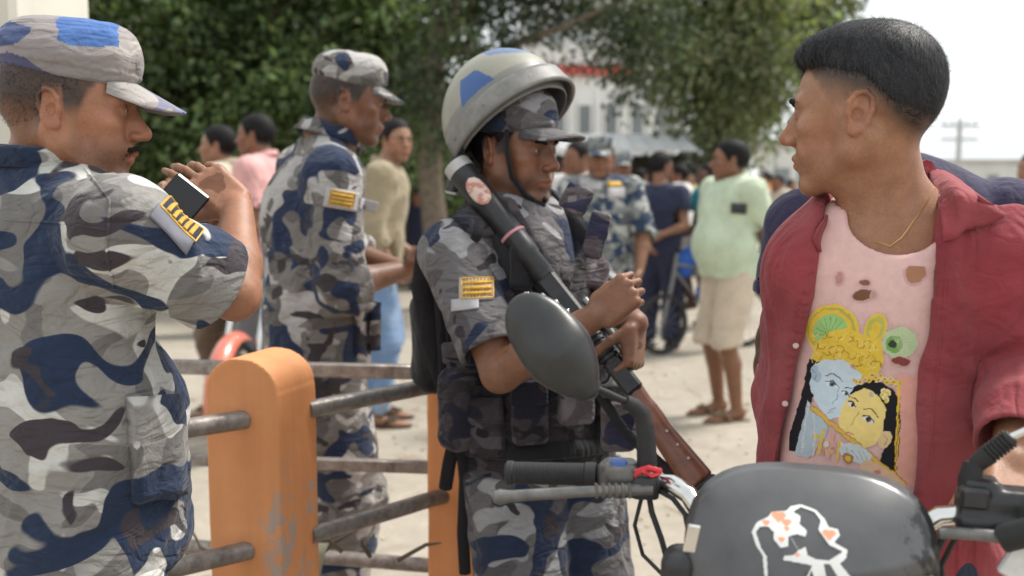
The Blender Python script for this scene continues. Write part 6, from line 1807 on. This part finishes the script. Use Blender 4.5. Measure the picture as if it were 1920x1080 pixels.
# ------------------------------------------------------------------ people farther off
def far(label, hpx, d, yaw, hyaw, h, tone, top, pants, sleeve=.55, gut=0.0, feet='shoe', plen=1.0, arms=None, lean=(0, 0), style='short', group='bystanders', sl=.025, hp=0, capm=None, hem=None, res=.012, z0=0.0, hips=None, pyaw=None, sh=1.0, extra=None, shoe=None):
    hw = W(hpx[0], hpx[1], d); R = rot(hyaw, hp)
    J = pose(hw[0], hw[1], yaw, h, hip_yaw=pyaw, lean=lean, gut=gut, z0=z0, stance=.11)
    off = hw - J['head']; off[2] = 0
    for k_ in list(J):
        if isinstance(J[k_], np.ndarray) and J[k_].shape == (3,): J[k_] = J[k_] + off
    J['head'] = J['head'] * V3(1, 1, 0) + V3(0, 0, hw[2] if abs(hw[2] - J['head'][2]) < .12 else J['head'][2])
    for n, (wp, pole) in (arms or {}).items(): arm(J, n, W(*wp), pole)
    cl = [('shirt', shirt_prims(J, sl, hem=hem, sleeve=sleeve), top, res, dict(amp=.011, f=8, seed=int(hpx[0]), J=J, elbow=.007)),
          ('trousers', trouser_prims(J, .03, J['pelvis'][2] + .1, plen), pants, res, dict(amp=.011, f=8, seed=int(hpx[1]), J=J, elbow=.008))]
    near_ = d < 7
    o = figure(label, J, tone, (J['head'], R, 1.0), cl, res=res, hres=.005 if near_ else .008, group=group, style=None if capm else style, hairn=900 if near_ else 300, hlen=.02, feet=feet, brows=near_, eyeson=near_, handres=.005 if near_ else None, shoe_mat=shoe, beard=.25)
    if near_ and not capm:
        B_ = frame(J); up_ = unit(J['head'] - J['neck'])
        collar(o['root'], (J['neck'] + up_ * .012, B_[:, 0], unit(B_[:, 1] - up_ * .3), .07, .08), up_, .035, .022, top, .005, .3)
    if capm:
        cap(o['root'], J['head'], R, 1.0, capm, tilt=-3, res=.006)
        hair(o['root'], J['head'], R, 1.0, 'crop', 300, .008, .008)
    return o, J
C_ = lambda nm, c, **k: mat_cloth(nm, c, **k)
KHAKI = C_('khaki_cotton', (.3, .25, .165)); JEAN = C_('blue_denim', (.15, .24, .4), c2=(.24, .33, .46)); PINKS = C_('pink_cotton', (.66, .36, .35)); MINT = C_('mint_cotton', (.5, .58, .43))
BEIGE = C_('beige_cotton', (.55, .46, .36)); TANP = C_('tan_print', (.35, .3, .2), c2=(.5, .45, .36)); NAVY2 = C_('navy_uniform', (.022, .026, .055)); TEAL = C_('teal_cotton', (.03, .24, .3))
BLUEC = C_('bright_blue_cotton', (.03, .11, .4)); WHITEC = C_('white_cotton', (.62, .6, .58)); ORANGE = C_('orange_cotton', (.7, .3, .06)); GREYC = C_('grey_cotton', (.16, .16, .17)); BROWNC = C_('brown_cotton', (.14, .09, .06)); YEL = C_('yellow_cotton', (.6, .5, .2))
SAND = mat_plain('tan_sandal', (.2, .14, .09), .7); DSAND = mat_plain('dark_sandal', (.06, .04, .03), .7)
mid = (.26, .12, .066); lightb = (.36, .19, .115); dark = (.11, .055, .035)
# jeans and khaki
o, Jg = far('bystander in khaki shirt and blue jeans, face turned to the camera, behind the capped soldier', (744, 264), 5.95, -88, -142, 1.78, lightb, KHAKI, JEAN, 1.55, feet='sandal', lean=(0, .1), arms={'r': ((735, 500, 5.85), (-.8, -.5, -.2)), 'l': ((765, 470, 6.2), (0, 0, -1))}, sl=.035, shoe=DSAND, hp=-4)
# green shirt
o, Jm = far('stout man in pale green shirt, beige shorts and sandals facing left', (1368, 302), 6.1, 118, 84, 1.69, mid, MINT, BEIGE, .8, gut=.055, feet='sandal', plen=.52, arms={'r': ((1322, 540, 6.45), (-.2, .8, -.2)), 'l': ((1447, 520, 6.1), (1, .3, -.3))}, sl=.028, shoe=SAND, pyaw=108)
bm_ = bvh_of(o['shirt']); g = patch_on(bm_, W(1385, 391, 5.9), V3(1, 0, -.08), V3(0, 0, 1), .09, .06, .004, 4, 4, VIEW(1385, 391)); V, F = plate(g, .012)
tag(mk('phone', V, F, BPL, None, loc=W(1385, 391, 5.9)), 'dark phone tucked in the chest pocket of the pale green shirt', 'phone')
# pink and tan
far('bystander in plain pink shirt facing left behind the raised forearm', (478, 256), 5.9, 78, 80, 1.82, mid, PINKS, GREYC, .7, lean=(0, .04), sl=.035, feet='sandal')
far('lean bystander in tan patterned shirt facing left with a bent arm', (408, 275), 6.2, 95, 88, 1.78, lightb, TANP, BROWNC, .5, arms={'r': ((330, 350, 5.9), (0, 0, -1)), 'l': ((320, 380, 6.1), (0, 0, -1))}, sl=.03, feet='sandal')
# officers
o, Jo = far('officer in camouflage and white-edged cap facing the camera beside the helmet', (1126, 296), 6.0, 176, 170, 1.70, mid, CAMO_FAR, CAMO_FAR, 1.05, group='officers in camouflage', capm=CAMO_FAR, feet='boot', arms={'l': ((1198, 510, 5.9), (.6, .3, -.5)), 'r': ((1090, 520, 5.9), (-.6, .3, -.5))})
bo = bvh_of(o['shirt'])
for (px, py, w_, h_, mt, nm) in ((1112, 348, .1, .05, PALEF, 'pocket_flap'), (1155, 362, .1, .06, PALEF, 'pocket_flap'), (1152, 345, .08, .025, GOLD, 'ribbon_bar'), (1098, 340, .07, .05, PALEF, 'badge')):
    g = patch_on(bo, W(px, py, 5.8), V3(1, 0, 0), V3(0, 0, 1), w_, h_, .004, 5, 4, VIEW(px, py)); V, F = plate(g, .006); mk(nm, V, F, mt, o['root'])
for sgn, px in ((-1, 1082), (1, 1170)): MB().box(Jo['sh' + 'rl'[sgn > 0]] + V3(0, 0, .062), (.06, .03, .006), rot(0, 0, sgn * 14), .003).build('shoulder_board', PALEF, o['root'])
far('second officer in blue-grey cap behind the white-edged cap officer', (1166, 312), 9.0, 178, 180, 1.66, mid, CAMO_FAR, CAMO_FAR, 1.0, group='officers in camouflage', capm=CAMO_FAR, feet='boot')
far('dark-haired man mostly hidden behind the launcher soldier and the facing officer', (1082, 298), 7.2, 150, 120, 1.72, mid, WHITEC, GREYC, .6)
far('man in navy shirt with his back turned beside the cyclist', (1240, 312), 8.6, -25, -50, 1.63, mid, NAVY2, NAVY2, .6, arms={'l': ((1215, 455, 8.4), (-1, -.3, 0)), 'r': ((1240, 440, 8.4), (1, .2, -.5))}, sl=.03)
far('small far officer in dark navy uniform standing in the tree shade', (784, 372), 13.5, 170, 172, 1.38, mid, NAVY2, NAVY2, .6, feet='boot', z0=-.02)
# cyclist
HB = mat_plain('bicycle_steel', (.2, .2, .2), .4, metal=.6)
bcx = W(1242, 600, 8.5); rw = .26; e = empty('bicycle', (bcx[0], bcx[1], 0), 'old grey bicycle ridden by the person in teal', 'bicycle')
by_ = rot(118); Qb = lambda f, r, z: V3(bcx[0], bcx[1], 0) + by_ @ V3(r, f, z)
for f, nm in ((0, 'wheel'), (-.92, 'wheel')):
    c = Qb(f, 0, rw); ax_b = by_ @ V3(1, 0, 0)
    w_ = MB().lathe(c, ax_b, [(rw - .045, -.014), (rw - .01, -.022), (rw, 0), (rw - .01, .022), (rw - .045, .014), (rw - .045, -.014)], 28).build(nm, RUB, e, True)
    u_ = unit(np.cross(ax_b, [0, 0, 1])); v_ = np.cross(ax_b, u_)
    for i in range(14):
        a = i * math.pi / 7; MB().tube([c, c + (u_ * math.cos(a) + v_ * math.sin(a)) * (rw - .04)], .0025, 4, False).build('spoke', HB, w_)
for pts, r, nm in (([Qb(0, 0, rw), Qb(-.1, 0, .62), Qb(-.14, 0, .85)], .018, 'fork'), ([Qb(-.12, 0, .7), Qb(-.52, 0, .28), Qb(-.58, 0, .72)], .018, 'frame'), ([Qb(-.13, 0, .76), Qb(-.57, 0, .68)], .016, 'top_tube'), ([Qb(-.52, 0, .28), Qb(-.92, 0, rw), Qb(-.58, 0, .7)], .013, 'rear_stay')):
    MB().tube(pts, r, 8).build(nm, HB, e, True)
MB().tube([Qb(-.3, -.27, .92), Qb(-.15, -.2, .95), Qb(-.14, 0, .88), Qb(-.15, .2, .95), Qb(-.3, .27, .92)], .013, 8).build('handlebar', CHR, e, True)
V, F = mesh_sdf([ell(Qb(-.62, 0, .78), (.08, .13, .04), by_)], Qb(-.62, 0, .78) - .2, Qb(-.62, 0, .78) + .2, .012); mk('saddle', V, F, BLACK, e)
hw = W(1318, 322, 9.0); sp_ = Qb(-.62, 0, .8)
J = pose(sp_[0], sp_[1], 118, 1.62)
for k_ in ('pelvis', 'waist', 'chest', 'neck', 'head', 'shr', 'shl'): J[k_] = J[k_] + V3(0, 0, -.02)
lean_ = by_ @ V3(0, .12, 0)
for k_, t in (('waist', .25), ('chest', .6), ('neck', .95), ('head', 1.15), ('shr', .9), ('shl', .9)): J[k_] = J[k_] + lean_ * t
for n, s in (('r', 1), ('l', -1)):
    J['hip' + n] = sp_ + by_ @ V3(s * .08, 0, .06); J['an' + n] = Qb(-.48 + s * .1, s * .1, .3 + s * .12); J['kn' + n], _ = ik(J['hip' + n], J['an' + n], .4, .39, by_ @ V3(0, 1, .3))
    arm(J, n, Qb(-.27, s * .26, .96), (0, 0, -1))
figure('cyclist in teal shirt and blue lower cloth riding towards the left', J, dark, (J['head'], rot(110), 1.0), [('shirt', shirt_prims(J, .03, sleeve=.5), TEAL, .014, dict(amp=.006, f=8, seed=3)), ('trousers', trouser_prims(J, .04, J['pelvis'][2] + .1, .7), BLUEC, .014, dict(amp=.006, f=8, seed=4))],
    res=.012, hres=.008, group='bystanders', hairn=300, feet='bare', brows=False, eyeson=False)
# the blurred crowd beyond
crowd = [((1272, 330), 11.5, 60, WHITEC, 'man in loose white shirt beyond the cyclist'), ((1345, 322), 10.0, 100, ORANGE, 'person in orange behind the stout man'), ((1458, 345), 14.0, 120, BEIGE, 'man in cream shirt just right of the stout man'), ((1436, 338), 16.5, 90, ORANGE, 'person in orange shirt deep in the crowd'), ((1484, 350), 18.0, 170, BROWNC, 'man in brown at the crowd edge by the red-shirted man'), ((1203, 332), 15.0, -60, GREYC, 'man in grey near the stalls'), ((1292, 338), 15.5, 170, YEL, 'person in yellow beyond the white shirt'), ((1934, 318), 7.5, 90, WHITEC, 'man in white cut off by the right edge of the view'), ((1412, 345), 20.0, 0, PINKS, 'person in pink far off in the crowd'), ((1062, 322), 12.0, 140, ORANGE, 'person in orange glimpsed beyond the helmet soldier')]
for (px, py), d, yw, top, lab in crowd:
    hz = W(px, py, d)[2]
    far(lab, (px, py), d, yw, yw + 15, np.clip(hz / 1.575 * 1.7, 1.5, 1.76), (mid, dark, lightb)[int(px) % 3], top, (GREYC, BROWNC, NAVY2)[int(px) % 3], .6, res=.016, sl=.03)
